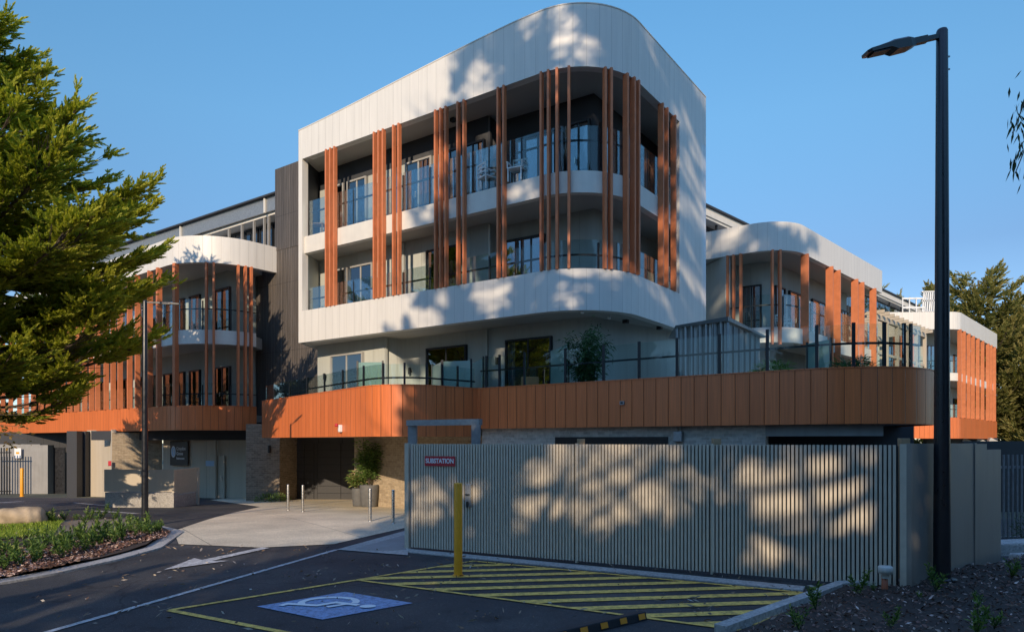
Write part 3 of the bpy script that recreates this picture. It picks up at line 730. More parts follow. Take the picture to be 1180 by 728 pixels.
def vent(pa,pb):
    S=arclen(RBW); a,b=hit(RBW,pa),hit(RBW,pb); P=offset(cut(RBW,a,b),-.02); q=MB(); ribbon(q,P,2.18,2.42,.018); v=q.build('louvre',M['frame'],BLD)
    q=MB()
    for k in range(5): ribbon(q,offset(P,-.02),2.20+.045*k,2.215+.045*k,.019)
    q.build('blade',M['blackmetal'],v)
vent(640,770)
S=arclen(RBW); (x,y),d=at_s(RBW,S,hit(RBW,783)); 
q=MB(); q.box((x+d[1]*.08,y-d[0]*.08,2.42),(.24,.14,.26),ax=d); mbx=q.build('meter_box',M['steel'],BLD,bevel=.01)
q=MB()
for o_ in(-.05,.06): q.tube([(x+d[0]*o_+d[1]*.06,y+d[1]*o_-d[0]*.06,2.55),(x+d[0]*o_+d[1]*.06,y+d[1]*o_-d[0]*.06,2.70)],.014,8)
q.build('conduit',M['steel'],mbx)
# small camera on the copper band, alarm strobe on the left band
S=arclen(PP); (x,y),d=at_s(PP,S,hit(PP,717.5)); q=MB(); q.box((x+d[1]*.03,y-d[0]*.03,3.37),(.13,.06,.10),ax=d); v=q.build('wall_vent',M['steel'],BLD); q=MB(); q.box((x+d[1]*.062,y-d[0]*.062,3.37),(.07,.006,.05),ax=d); q.build('opening',M['blackmetal'],v)
(x,y),d=at_s(PP,S,hit(PP,394)); q=MB(); q.box((x+d[1]*.06,y-d[0]*.06,2.72),(.12,.12,.24),ax=d); v=q.build('alarm_strobe',M['whitepaint'],BLD,bevel=.02); q=MB(); q.lathe((x+d[1]*.14-.05,y-d[0]*.14,2.78),[(0,0),(.06,0),(.05,.09),(0,.11)],12); q.build('lens',M['red'],v)

# ---- dark timber block and brick pier
DB=[(-12.75,35.1),(-9.0,32.55)]
DU=[(-12.0,34.6),(-10.35,33.45)]
mb=MB(); ribbon(mb,[(-13.5,36.0)]+[(-13.3,35.5),(-9.0,32.5)],3.10,11.9,.3); ribbon(mb,[(-12.0,38.5),(-12.0,34.58),(-9.9,33.1)],11.9,16.03,.3)
mb.prism([(-12.0,34.9),(-9.9,33.4),(-5,36),(-5,41),(-12,41)],15.6,15.9)
mb.build('timber_cladding',M['darkclad'],BLD)
mb=MB(); mb.prism([(-12.35,31.7),(-10.75,31.6),(-10.6,34),(-12.4,35.5)],-.9,3.09); mb.build('brick_pier',M['brickbrown'],BLD)
q=MB(); q.tube([(-11.2,31.52,1.75),(-11.2,31.52,2.1)],.07,10); q.box((-11.2,31.58,1.92),(.08,.1,.12)); q.build('wall_light',M['blackmetal'],BLD)

# ---- left wing
LV=[(-37,48.75),(-14.45,31.35),(-11.6,34.9)]
LP=fillet_path(LV,[3.0],14); LS=arclen(LP)
LE=hit(LP,293); LF=hit(LP,323)
mb=MB(); ribbon(mb,cut(LP,0,LF),10.8,12.08,.28); mb.build('fascia',M['white'],BLD)
mb=MB(); ribbon(mb,cut(offset(LP,.1),0,LE),6.95,7.62,.28); mb.build('balcony_edge',M['whiteband'],BLD)
mb=MB(); ribbon(mb,cut(LP,0,LE+.12),2.82,4.0,.16); mb.build('copper_band',M['copper'],BLD)
lin=offset(cut(LP,0,LE),.3)
lb=[(-12.8,42),(-30,56)]
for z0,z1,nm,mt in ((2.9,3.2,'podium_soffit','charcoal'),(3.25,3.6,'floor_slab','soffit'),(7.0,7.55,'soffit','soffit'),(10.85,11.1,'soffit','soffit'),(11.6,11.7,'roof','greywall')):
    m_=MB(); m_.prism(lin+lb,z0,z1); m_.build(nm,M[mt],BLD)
LW=offset(LP,2.3); LWc=LW
LWs=[(-35.4,50.6),(-14.3,34.3),(-13.2,35.9)]
mb=MB(); ribbon(mb,LWs,7.55,10.85,.2); mb.build('wall',M['palewall'],BLD); mb=MB(); ribbon(mb,LWs,3.6,7.0,.2); mb.build('wall',M['palewall'],BLD)
for lvl in (3.64,7.60):
    for a,b,n,cu in ((8,28,2,.6),(36,60,2,.5),(70,92,2,.6),(100,122,2,.5),(130,152,2,.7),(163,180,2,.4),(190,214,2,.5),(220,232,1,.3)): window(LWs,a,b,lvl,lvl+2.4,n,cu)
    window(LWs,249,270,lvl,lvl+2.4,2,.5)
Lg=offset(LP,.24)
balustrade(Lg,4,LE-.05,7.62,1.5,1.0,1.3,.05,1.42); balustrade(Lg,4,LE-.05,4.0,1.1,.55,1.3,.05,1.0)
for px in (3,12,22,30,38,47,55,63,72,80,88,97,105,112,122,130,138,149,158,172.5,182.8,202,237.8,246.3,274.5,282.7,289.3):
    batten_at(LP,px,4.002,10.815,.02,.16 if px in(182.8,202) else .09,.24)
# set-back top storey with a low metal roof
TL=[(-40,57.0),(-12.2,37.6)]
mb=MB(); ribbon(mb,TL,11.7,14.75,.2); mb.build('wall',M['charcoal'],BLD)
TLf=[(-40.6,56.2),(-12.1,36.3)]
mb=MB(); ribbon(mb,TLf,14.75,15.52,.12); mb.build('eaves_fascia',M['steel'],BLD)
mb=MB(); mb.prism([(-40.7,56.0),(-12.08,36.05),(-11.9,41),(-36,60)],15.53,15.62); mb.build('roof',M['charcoal'],BLD)
mb=MB(); mb.prism([(-40.4,56.5),(-12.1,36.5),(-12.1,38),(-39,59)],14.60,14.745); mb.build('soffit',M['whiteband'],BLD)
for a,b in ((206,222),(225,240),(243,262),(265,281),(284,299),(301,316)): window(TL,a,b,12.4,14.5,2,0)
for px in (209,240,262,277,291,303,308):
    S=arclen(TLf); (x,y),d=at_s(TLf,S,hit(TLf,px)); q=MB(); q.box((x,y+.25,13.2),(.09,.12,2.8),ax=d); q.build('column',M['greywall'],BLD)
for px in (209,306):
    S=arclen(TLf); (x,y),d=at_s(TLf,S,hit(TLf,px)); q=MB(); q.box((x+d[1]*.05,y-d[0]*.05,15.1),(.10,.09,.78),ax=d); q.build('downpipe',M['whiteband'],BLD)
# ground level of the left wing
gw=MB(); ribbon(gw,[at(188,36.6),at(284,34.6)],-1.1,2.88,.2); gw.build('wall',M['beigewall'],BLD)
gw=MB(); ribbon(gw,[at(100,38.5),at(127,37.5),at(129,35.5)],-1.4,2.9,.2); gw.build('wall',M['beigewall'],BLD)
gw=MB(); ribbon(gw,[at(129,35.4),at(187,36.6)],-1.3,2.75,.2); gw.build('brick_screen',M['brick'],BLD)
gw=MB(); ribbon(gw,[at(-10,43),at(46,43)],-1.5,2.1,.2); ribbon(gw,[at(45,42.9),at(55,42.9)],-1.5,2.05,.6); gw.build('wall',M['greywall'],BLD)
gw=MB(); ribbon(gw,[at(-40,46),at(100,44.5)],-1.5,2.9,.2); gw.build('recess_wall',M['charcoal_panel'],BLD)
for a in (86,96):
    q=MB(); x,y=at(a,37.6 if a<90 else 38.2); q.box((x,y,.7),(.55,.5,4.3)); q.build('column',M['charcoal'],BLD)
q=MB(); x,y=at(180,34.6); 
ribbon(q,[at(105,36.8),at(290,34.4)],2.35,2.85,.4); q.build('steel_beam',M['charcoal'],BLD)
dr=[at(188,36.52),at(284,34.52)]
for a,b in ((240,262),):
    q=MB(); S=arclen(dr); (x,y),d=at_s(dr,S,hit(dr,241)); q.box((x+d[0]*.55+d[1]*.02,y+d[1]*.55-d[0]*.02,.45),(1.0,.05,2.2),ax=d); dd=q.build('service_door',M['beigewall'],BLD)
    q=MB(); q.box((x+d[0]*.9+d[1]*.09,y+d[1]*.9-d[0]*.09,.4),(.04,.05,.2),ax=d); q.build('handle',M['stainless'],dd)
q=MB(); x,y=at(66,43.5); q.box((x,y,.3),(1.0,.1,3.2)); q.build('lift_door',M['blackmetal'],BLD)
q=MB()
S=arclen(dr); (x,y),d=at_s(dr,S,hit(dr,250.5)); q.tube([(x+d[1]*.12,y-d[0]*.12,-.9),(x+d[1]*.12,y-d[0]*.12,2.4)],.07,10); q.build('downpipe',M['beigewall'],BLD)

# ---- right wing
RV=[(7.6,33.1),(12.1,29.85),(21.3,39.3)]
RP=fillet_path(RV,[1.9],12); RS=arclen(RP); RE=RS[-1]
mb=MB(); ribbon(mb,RP,10.8,12.08,.28); mb.build('fascia',M['white'],BLD)
mb=MB(); ribbon(mb,cut(offset(RP,.1),hit(RP,836),RE-1.2),6.72,7.4,.28); mb.build('balcony_edge',M['whiteband'],BLD)
rin=offset(RP,.3); rb2=[(17,44),(8,40)]
for z0,z1,nm,mt in ((6.75,7.35,'soffit','soffit'),(10.85,11.1,'soffit','soffit'),(11.6,11.7,'roof','greywall'),(3.1,3.6,'floor_slab','soffit')):
    m_=MB(); m_.prism(rin+rb2,z0,z1); m_.build(nm,M[mt],BLD)
RW=[(9.5,34.3),(12.3,32.6),(19.5,39.8)]
mb=MB(); ribbon(mb,[at(812.5,33.2),at(836,31.4)],3.6,10.8,.25); ribbon(mb,RW,7.35,10.85,.2); mb.build('wall',M['palewall'],BLD)
mb=MB(); ribbon(mb,RW,3.6,6.75,.2); mb.build('wall',M['greywall'],BLD)
for a,b,n in ((855,878,2),(892,903,1),(908,928,2),(934,950,2),(968,982,2),(990,1003,2)): window(RW,a,b,7.4,9.8,n,.5)
Rg=offset(RP,.24); balustrade(Rg,hit(Rg,838),RE-.3,7.4,1.5,1.0,1.25,.05,1.42)
for px,w in ((838.5,.09),(845.3,.09),(853.6,.09),(890,.09),(898.8,.1),(928,.1),(956.5,.1),(965,.1),(985.5,.1),(992.5,.1),(1006.5,.1)):
    batten_at(RP,px,6.6 if px<940 else 4.0,10.815,.02,w,.34 if px>900 else .2)
TR=[(9.5,38.2),(45,73.5)]; TRf=[(9.3,36.9),(45.9,73.2)]
mb=MB(); ribbon(mb,TR,11.7,14.9,.2); mb.build('wall',M['charcoal'],BLD)
mb=MB(); ribbon(mb,TRf,15.05,15.5,.12); mb.build('eaves_fascia',M['whiteband'],BLD)
mb=MB(); mb.prism([(9.2,36.6),(46,73.1),(42,76),(8,42)],15.51,15.62); mb.build('roof',M['charcoal'],BLD)
mb=MB(); mb.prism([(9.4,37.1),(45.8,73.3),(45,74.5),(9,38.6)],14.90,15.04); mb.build('soffit',M['whiteband'],BLD)
for k in range(14):
    s=.4+k*3.2; S=arclen(TR); a=at_s(TR,S,s)[0]; b=at_s(TR,S,s+2.6)[0]
    pa=CX+F*a[0]/a[1]; pb=CX+F*b[0]/b[1]; window(TR,pa,pb,12.2,14.7,2,0)
for k in range(14):
    S=arclen(TRf); (x,y),d=at_s(TRf,S,.5+k*3.5); q=MB(); q.box((x-.2,y+.2,13.3),(.1,.12,3.2),ax=d); q.build('column',M['frame'],BLD)
TRb=offset(TR,-2.6); balustrade(TRb,7,44,12.0,1.2,.9,1.6,.05,1.15)
q=MB()   # floodlight pair on the roof edge
for dx in(0,.55): q.box((12.9+dx,34.2+dx,12.55),(.42,.2,.28),ax=(1,.4)); q.seg((12.9+dx,34.2+dx,12.0),(12.9+dx,34.2+dx,12.5),.05)
q.build('roof_light',M['frame'],BLD)

# ------------------------------------------------------------------ far block and pergola
FARB=root_at('apartment_building',(40,56,0),'distant cream apartment block with close terracotta battens at the right of the site','building')
FP=fillet_path([(26.0,52.2),(34.0,51.9),(44.6,62.8)],[1.6],8); FE=arclen(FP)[-1]
mb=MB(); ribbon(mb,FP,10.8,12.12,.3); mb.build('fascia',M['white'],FARB)
mb=MB(); ribbon(mb,offset(FP,.1),6.9,7.5,.3); mb.build('balcony_edge',M['whiteband'],FARB)
mb=MB(); ribbon(mb,FP,2.5,4.1,.2); mb.build('copper_band',M['copper'],FARB)
fin=offset(FP,.32)
for z0,z1,nm in ((6.95,7.45,'soffit'),(10.85,11.1,'soffit'),(11.7,11.8,'roof'),(3.2,3.6,'floor_slab')):
    m_=MB(); m_.prism(fin+[(40,68),(27,60)],z0,z1); m_.build(nm,M['soffit'],FARB)
FW=[(26.5,54.6),(33.5,54.4),(43,64.6)]
for z0,z1 in ((3.6,6.95),(7.45,10.85)): mb=MB(); ribbon(mb,FW,z0,z1,.2); mb.build('wall',M['palewall'],FARB)
for z in (3.65,7.5):
    for a,b in ((1018,1036),(1042,1058),(1064,1076),(1098,1106),(1110,1118),(1124,1132),(1136,1144)): window(FW,a,b,z,z+2.4,2,.5,parent=FARB)
Fg=offset(FP,.25); balustrade(Fg,.3,FE-.3,7.5,1.3,.9,1.6,.05,1.2,parent=FARB); balustrade(Fg,.3,FE-.3,4.1,1.0,.6,1.6,.05,1.0,parent=FARB)
for px in (1031,1038,1046,1052,1106,1111,1116.5,1121.5,1127,1132.5,1138.5,1142,1146): batten_at(FP,px,4.102,10.815,.02,.12,.26,parent=FARB)
mb=MB(); ribbon(mb,[at(1068,56),at(1150,62)],-1.4,2.6,.3); mb.build('ground_wall',M['charcoal'],FARB)
for px in (1112,1128,1142):
    x,y=at(px,60); q=MB(); q.seg((x-.9,y-1,2.45),(x+.9,y-1.2,1.5),.35); q.build('brace',M['soffit'],FARB)
# roof plant screen
q=MB(); x0,y0=at(1062,60); x1,y1=at(1082,60)
zt,zb=15.4,12.1
for k in range(9):
    t=k/8; q.seg((x0+(x1-x0)*t,y0,zb+ (1-t)*.9),(x0+(x1-x0)*t+.2,y0,zt-.0),.10)
for z in (12.6,13.6,14.6,15.4): q.seg((x0,y0,z),(x1,y0,z+.05),.10)
for k in range(5): q.seg((x0+(x1-x0)*k/5,y0+.1,12.6),(x0+(x1-x0)*(k+1)/5,y0+.1,15.2),.07)
ps=q.build('plant_screen',M['furn'],FARB)
q=MB(); x0,y0=at(1040,60)
for z in (14.0,14.8): q.seg((x0,y0,z),(x0+1.9,y0,z+.02),.14)
for k in range(4): q.seg((x0+k*.6,y0,12.0),(x0+k*.6,y0,14.9),.08)
q.build('plant_screen',M['furn'],FARB)
PG=root_at('pergola',(24,44,3.6),'pale slatted pergola between the right wing and the far block','pergola')
pa=Vector((21.6,40.6)); pd=Vector((.707,.707)); pn=Vector((.707,-.707))
def pz(s): return 9.8-.0*s
for k in range(6):
    for o_ in (0,2.8):
        p=pa+pd*(k*2.1)-pn*o_*1; q=MB(); q.box((p.x,p.y,(3.6+9.6)/2),(.2,.2,6.0),ax=pd); q.build('post',M['beigewall'],PG)
for o_ in (0,2.8):
    a_=pa-pn*o_; b_=a_+pd*10.6; q=MB(); q.seg((a_.x,a_.y,9.7),(b_.x,b_.y,9.7),.18,.3); q.build('beam',M['beigewall'],PG)
for k in range(12):
    a_=pa+pd*(k*.95)+pn*.5; b_=a_-pn*3.8; q=MB(); q.seg((a_.x,a_.y,9.95),(b_.x,b_.y,9.95),.12,.2); q.build('rafter',M['beigewall'],PG)
for k in range(5):
    a_=pa+pd*(k*2.1)-pn*.02; b_=a_+pd*2.0; q=MB(); q.seg((a_.x,a_.y,7.6),(b_.x,b_.y,7.6),.1,.16); q.seg((a_.x,a_.y,6.4),(b_.x,b_.y,6.4),.06,.08); q.build('rail',M['beigewall'],PG)

# ------------------------------------------------------------------ roof shed on the terrace
SH=root_at('metal_shed',(6.3,21,3.6),'small corrugated galvanised plant shed standing on the terrace behind the glass balustrade','shed')
SPp=[at(779.5,21.2),at(838,20.0),at(873.5,22.4)]
def corr(P,pitch=.24,amp=.06):
    S=arclen(P); out=[]; n=int(S[-1]/pitch*6)
    for i in range(n+1):
        s=S[-1]*i/n; (x,y),d=at_s(P,S,s); o=amp*math.sin(2*math.pi*s/pitch); out.append((x+d[1]*o,y-d[0]*o))
    return out
q=MB(); ribbon(q,corr([SPp[0],SPp[1]]),3.6,5.80,.01); q.build('wall',M['corr'],SH)
q=MB(); ribbon(q,corr([SPp[1],SPp[2]]),3.6,5.72,.01); q.build('wall',M['corr'],SH)
q=MB()
e0,e1,e2=[Vector(p) for p in SPp]; dn=Vector((.25,.97))
lo=[(e0.x-.05,e0.y-.08,5.82),(e1.x,e1.y-.1,5.80),(e2.x+.22,e2.y-.1,5.68),(e2.x+.1,e2.y+1.6,5.80),(e0.x+.4,e0.y+2.8,5.9)]
hi=[(a,b,c+.05) for a,b,c in lo]; hi[1]=(lo[1][0],lo[1][1],5.93)
q.mesh(lo+hi,[(0,1,2,3,4)[::-1],(5,6,7,8,9)]+[(i,(i+1)%5,5+(i+1)%5,5+i) for i in range(5)]); q.build('roof',M['corr'],SH)
for p in (SPp[0],SPp[1],SPp[2]): q=MB(); q.box((p[0],p[1]-.04,4.68),(.07,.07,2.15)); q.build('corner_post',M['steel'],SH)

# ------------------------------------------------------------------ substation fence
FN=root_at('slat_fence',(FA[0],FA[1],0),'long grey vertical slat fence enclosing the substation, with solid sheet panels round its right corner','fence')
FA_=Vector(FA); nrm=Vector((FD.y,-FD.x)); FL=math.dist(FA,FB)
sp1=hit([FA,FB],664); sp2=hit([FA,FB],820)
bounds=[.14,sp1,sp2,FL]
for i in range(3):
    a_,b_=bounds[i],bounds[i+1]; q=MB(); n=int((b_-a_-.02)/.063)
    for k in range(n):
        s=a_+.03+k*(b_-a_-.03)/n; p=FA_+FD*s+nrm*.0; q.box((p.x,p.y,1.145),(.041,.05,2.19),ax=FD)
    o=q.build('slat_panel',M['slat'],FN)
    q=MB()
    for z in (.35,1.1,1.95):
        p=FA_+FD*((a_+b_)/2)-nrm*.12; q.box((p.x,p.y,z),(b_-a_-.04,.035,.06),ax=FD)
    q.build('rail',M['slat'],o)
    q=MB(); p=FA_+FD*((a_+b_)/2)-nrm*.055; q.box((p.x,p.y,1.135),(b_-a_-.01,.012,2.18),ax=FD); q.build('backing_sheet',M['fenceback'],o)
for s in (.03,sp1-.0,sp2-.0,FL+.06):
    p=FA_+FD*s-nrm*(.01 if s<.1 or s>FL-1 else .04); q=MB(); q.box((p.x,p.y,1.13),(.10 if s<.1 or s>FL-1 else .04,.08,2.25),ax=FD); q.build('post',M['slat'],FN)
c0_=Vector(g(1052,679)); c0_=FA_+FD*(FL+.14); c1_=Vector(FC)
dd=(c1_-c0_).normalized(); LL=(c1_-c0_).length
mm=[0,LL*.62,LL]
for i,(a_,b_,zt,off_) in enumerate(((0,LL*.38,2.25,0),(LL*.38+.01,LL*.66,2.25,.0),(LL*.66,LL*.80,2.24,.01),(LL*.80+.005,LL,2.13,.0))):
    p=c0_+dd*((a_+b_)/2); q=MB(); q.box((p.x+off_,p.y-off_,(zt+.02)/2),(b_-a_-.012,.05,zt),ax=dd); q.build('sheet_panel',M['fencepanel'],FN)
for s in (0,LL*.66): 
    p=c0_+dd*s; q=MB(); q.box((p.x,p.y,1.13),(.09,.09,2.27),ax=dd); q.build('post',M['fencepanel'],FN)
q=MB(); s=hit([FA,FB],541); p=FA_+FD*s+nrm*.045; q.box((p.x,p.y,1.20),(.13,.05,.46),ax=FD); q.build('gate_lock_plate',M['steel'],FN,bevel=.008)
q=MB(); p2=p+nrm*.05; q.box((p2.x,p2.y,1.22),(.10,.03,.02),ax=(FD.x*.9,FD.y*.9)); q.box((p2.x,p2.y,1.02),(.035,.03,.12),ax=FD); q.build('latch',M['blackmetal'],FN)
for px in (669.5,825.5,1041.5):
    s=hit([FA,FB],px); Y=(FA_+FD*min(s,FL)).y+.55; x=(px-CX)/F*Y; q=MB(); q.box((x,Y,1.17),(.145,.12,2.35)); 
    tag(q.build('timber_post',M['timberpost'],None,bevel=.008),{669.5:'weathered tan timber post top over the slat fence, in front of the long louvre',825.5:'orange tan timber post top over the fence, in front of the grey brick wall',1041.5:'tan timber post top beside the right corner of the slat fence'}[px],'post','timber post tops behind the slat fence')
# portal frame
PF=root_at('steel_gate_frame',(-1.5,15.6,0),'grey galvanised goal shaped steel frame rising behind the left end of the slat fence','frame')
a_=at(475.5,15.9); b_=at(548.5,15.0)
for p in (a_,b_): q=MB(); q.box((p[0],p[1],1.33),(.2,.16,2.66)); q.build('post',M['steel'],PF)
q=MB(); q.seg((a_[0]-.1,a_[1],2.72),(b_[0]+.1,b_[1],2.72),.16,.13); q.build('beam',M['steel'],PF)
# SUBSTATION sign
def text(body,size,mat,name,parent,pos,dx,up=(0,0,1),align='CENTER',extr=.002,bold=0,squash=1):
    cu=bpy.data.curves.new(name,'FONT'); cu.body=body; cu.size=size; cu.align_x=align; cu.align_y='CENTER'; cu.extrude=extr; cu.offset=bold
    t=bpy.data.objects.new(name,cu); COL.objects.link(t)
    dg=bpy.context.evaluated_depsgraph_get(); me=bpy.data.meshes.new_from_object(t.evaluated_get(dg)); 
    bpy.data.objects.remove(t); bpy.data.curves.remove(cu)
    X=Vector((dx[0],dx[1],0)).normalized(); Z=Vector(up); Nn=X.cross(Z)
    me.transform(Matrix(((X.x*squash,Z.x,Nn.x,0),(X.y*squash,Z.y,Nn.y,0),(X.z,Z.z,Nn.z,0),(0,0,0,1))))
    off=Vector(parent['_o']) if parent is not None and '_o' in parent else Vector((0,0,0))
    me.transform(Matrix.Translation(Vector(pos)-off)); me.materials.clear(); me.materials.append(mat)
    o=bpy.data.objects.new(name,me); COL.objects.link(o)
    if parent is not None: o.parent=parent
    return o
s=hit([FA,FB],508); p=FA_+FD*s+nrm*.04
SG=root_at('sign',(p.x,p.y,1.9),'red rectangular sign with white capitals reading SUBSTATION on the slat fence','sign')
q=MB(); q.box((p.x,p.y,1.885),(.74,.012,.205),ax=FD); q.build('sign_board',M['red'],SG)
text('SUBSTATION',.135,M['whitepaint'],'lettering',SG,(p.x+nrm.x*.010,p.y+nrm.y*.010,1.885),(FD.x,FD.y),bold=.004,squash=.86)

# entrance sign
S=arclen(dr); (x,y),d=at_s(dr,S,hit(dr,207.5)); nn=(d[1],-d[0])
SN=root_at('sign',(x,y,1.6),'dark square entrance sign with pale oval emblem and white lettering on the beige wall','sign')
q=MB(); q.box((x+nn[0]*.06,y+nn[1]*.06,1.66),(1.22,.05,1.28),ax=d); q.build('sign_board',M['signdark'],SN)
q=MB(); ex,ey=x-d[0]*.36+nn[0]*.095,y-d[1]*.36+nn[1]*.095
for (ra,rb_,z_) in ((.155,.30,0),):
    vs=[];n_=28
    for k in range(n_): an=2*math.pi*k/n_; vs.append((ex+d[0]*ra*math.cos(an),ey+d[1]*ra*math.cos(an),1.74+rb_*math.sin(an)))
    q.mesh(vs,[tuple(range(n_))])
q.build('emblem',M['signblue'],SN)
q=MB()
for k in range(28):
    a1=2*math.pi*k/28; a2=2*math.pi*(k+1)/28
    P3=lambda an,r_:(ex+nn[0]*.006+d[0]*.155*r_*math.cos(an),ey+nn[1]*.006+d[1]*.155*r_*math.cos(an),1.74+.30*r_*math.sin(an))
    q.face([P3(a1,1),P3(a2,1),P3(a2,.82),P3(a1,.82)])
for k in range(-1,2):
    q.seg(P3(math.pi/2,.0 if k else .6),P3(math.pi/2+k*.9-math.pi*(0 if k else 1),.55),.02,.006)
q.build('emblem_ring',M['whitepaint'],SN)
for tx,z_,sz in (('Croydon',1.90,.24),('Grove',1.64,.24),('Retirement',1.39,.165)):
    text(tx,sz,M['whitepaint'],'lettering',SN,(x-d[0]*.15+nn[0]*.095,y-d[1]*.15+nn[1]*.095,z_),d,align='LEFT',bold=.003,squash=.72)
q=MB(); xb,yb=at(20.5,42.8); q.box((xb,yb,1.55),(.42,.02,.62)); s1_=q.build('sign',M['whitepaint']); tag(s1_,'small white notice with a yellow triangle fixed to the grey wall at far left','sign')
q=MB(); q.prism([(xb-.1,yb-.02),(xb+.1,yb-.02),(xb+.1,yb-.015),(xb-.1,yb-.015)],1.5,1.62); q.build('warning_mark',M['yellow'],s1_)
q=MB(); xb,yb=at(126.5,35.2); q.box((xb,yb,1.15),(.16,.02,.26)); tag(q.build('sign',M['red']),'tiny red and white safety sign on the end of the brick screen','sign')
(x,y),d=at_s(dr,S,hit(dr,243)); q=MB(); q.box((x+d[1]*.06,y-d[0]*.06,1.15),(.55,.02,.28),ax=d); tag(q.build('sign',M['signblue']),'small pale blue notice on the beige service door beside the entrance sign','sign')

# ------------------------------------------------------------------ ramp wall at the entrance
RA=root_at('ramp_wall',(-14.2,26,gz(26)),'low rendered ramp wall topped by a pale slatted balustrade in front of the entrance','wall')
r0=at(128,26.2); r1=at(200,26.2); r2=at(227,28.6)
q=MB(); ribbon(q,[at(121,26.4),r1],-.5,.32,.3); ribbon(q,[at(200.3,26.2),at(226,28.4)],-.5,.2,.3); q.build('base',M['concrete'],RA)
def slats(P,z0,z1,parent,pitch=.11,w=.075):
    S=arclen(P); n=int(S[-1]/pitch); q=MB()
    for k in range(n):
        (x,y),d=at_s(P,S,(k+.5)*S[-1]/n); q.box((x,y,(z0+z1)/2),(w,.03,z1-z0),ax=d)
    return q.build('slat_panel',M['slat'],parent)
q=MB(); ribbon(q,[at(120,26.5),at(199.5,26.3)],.34,1.2,.06); q.build('sheet_panel',M['beigewall'],RA)
o=slats([at(201,26.4),at(227,28.5)],.22,1.15,RA); q=MB(); a3,b3=at(200,26.42),at(228,28.6); q.seg((a3[0],a3[1],1.17),(b3[0],b3[1],1.17),.07,.05); q.build('top_rail',M['slat'],RA)
for p in (at(200,26.35),at(228,28.6)): q=MB(); q.box((p[0],p[1],.4),(.09,.09,1.6)); q.build('post',M['slat'],RA)

# gate at far left and picket fence at far right
def picket(name,P,z0,z1,label,mat,pitch=.14,w=.06):
    r=root_at(name,(P[0][0],P[0][1],z0),label,'fence'); S=arclen(P); n=int(S[-1]/pitch)
    for k in range(n):
        (x,y),d=at_s(P,S,(k+.5)*S[-1]/n); q=MB(); q.box((x,y,(z0+z1)/2),(w,.03,z1-z0),ax=d); q.build('picket',M[mat],r)
    for z in (z0+.25,z1-.3):
        q=MB(); a,b=P[0],P[-1]; d=Vector(sub(b,a)).normalized(); q.seg((a[0]-d.y*.04,a[1]+d.x*.04,z),(b[0]-d.y*.04,b[1]+d.x*.04,z),.04,.06); q.build('rail',M[mat],r)
    return r
picket('metal_gate',[at(-25,41.5),at(12.5,41.5)],-1.0,1.9,'dark vertical bar gate at the left edge beside the grey wall','frame',.16,.07)['category']='gate'
picket('picket_fence',[at(1154,16.2),at(1250,16.6)],-.25,1.98,'galvanised vertical picket fence beyond the sheet fence at the right edge','steel',.12,.045)
q=MB(); ribbon(q,[at(1110,24),(22,24)],-.3,2.3,.1); tag(q.build('backing_fence',M['fenceback']),'dark solid fence behind the galvanised pickets at the right edge','fence')

# ------------------------------------------------------------------ bollards, lamps, planters
def bollard(px,py,h,r,mat,label,group=None,cap=None):
    x,y=g(px,py); z=gz(y)+.012; rt=root_at('bollard',(x,y,z),label,'bollard',group)
    q=MB(); q.lathe((x,y,z),[(r,0),(r,h-.02),(r*.93,h-.005),(0,h)],20); q.build('post',M[mat],rt)
    q=MB(); q.lathe((x,y,z),[(r*1.35,0),(r*1.35,.012),(r,.014)],20); q.build('base_plate',M[cap or mat],rt)
    return rt
bollard(528,663.5,1.58,.072,'yellow','tall yellow steel bollard in the hatched bay before the slat fence')
bollard(25.3,572,1.55,.09,'yellow','small distant yellow bollard before the grey wall at far left')
for px,py,h,l in ((332,588,.92,'stainless bollard leftmost of the four, in front of the dark garage door'),(349,589.5,.92,'stainless bollard second from left, in front of the dark garage door'),(426.5,600.5,.95,'stainless bollard beside the grey planter pots'),(453,603.5,.95,'stainless bollard nearest the slat fence')):
    bollard(px,py,h,.045,'stainless',l,'stainless bollards along the forecourt')
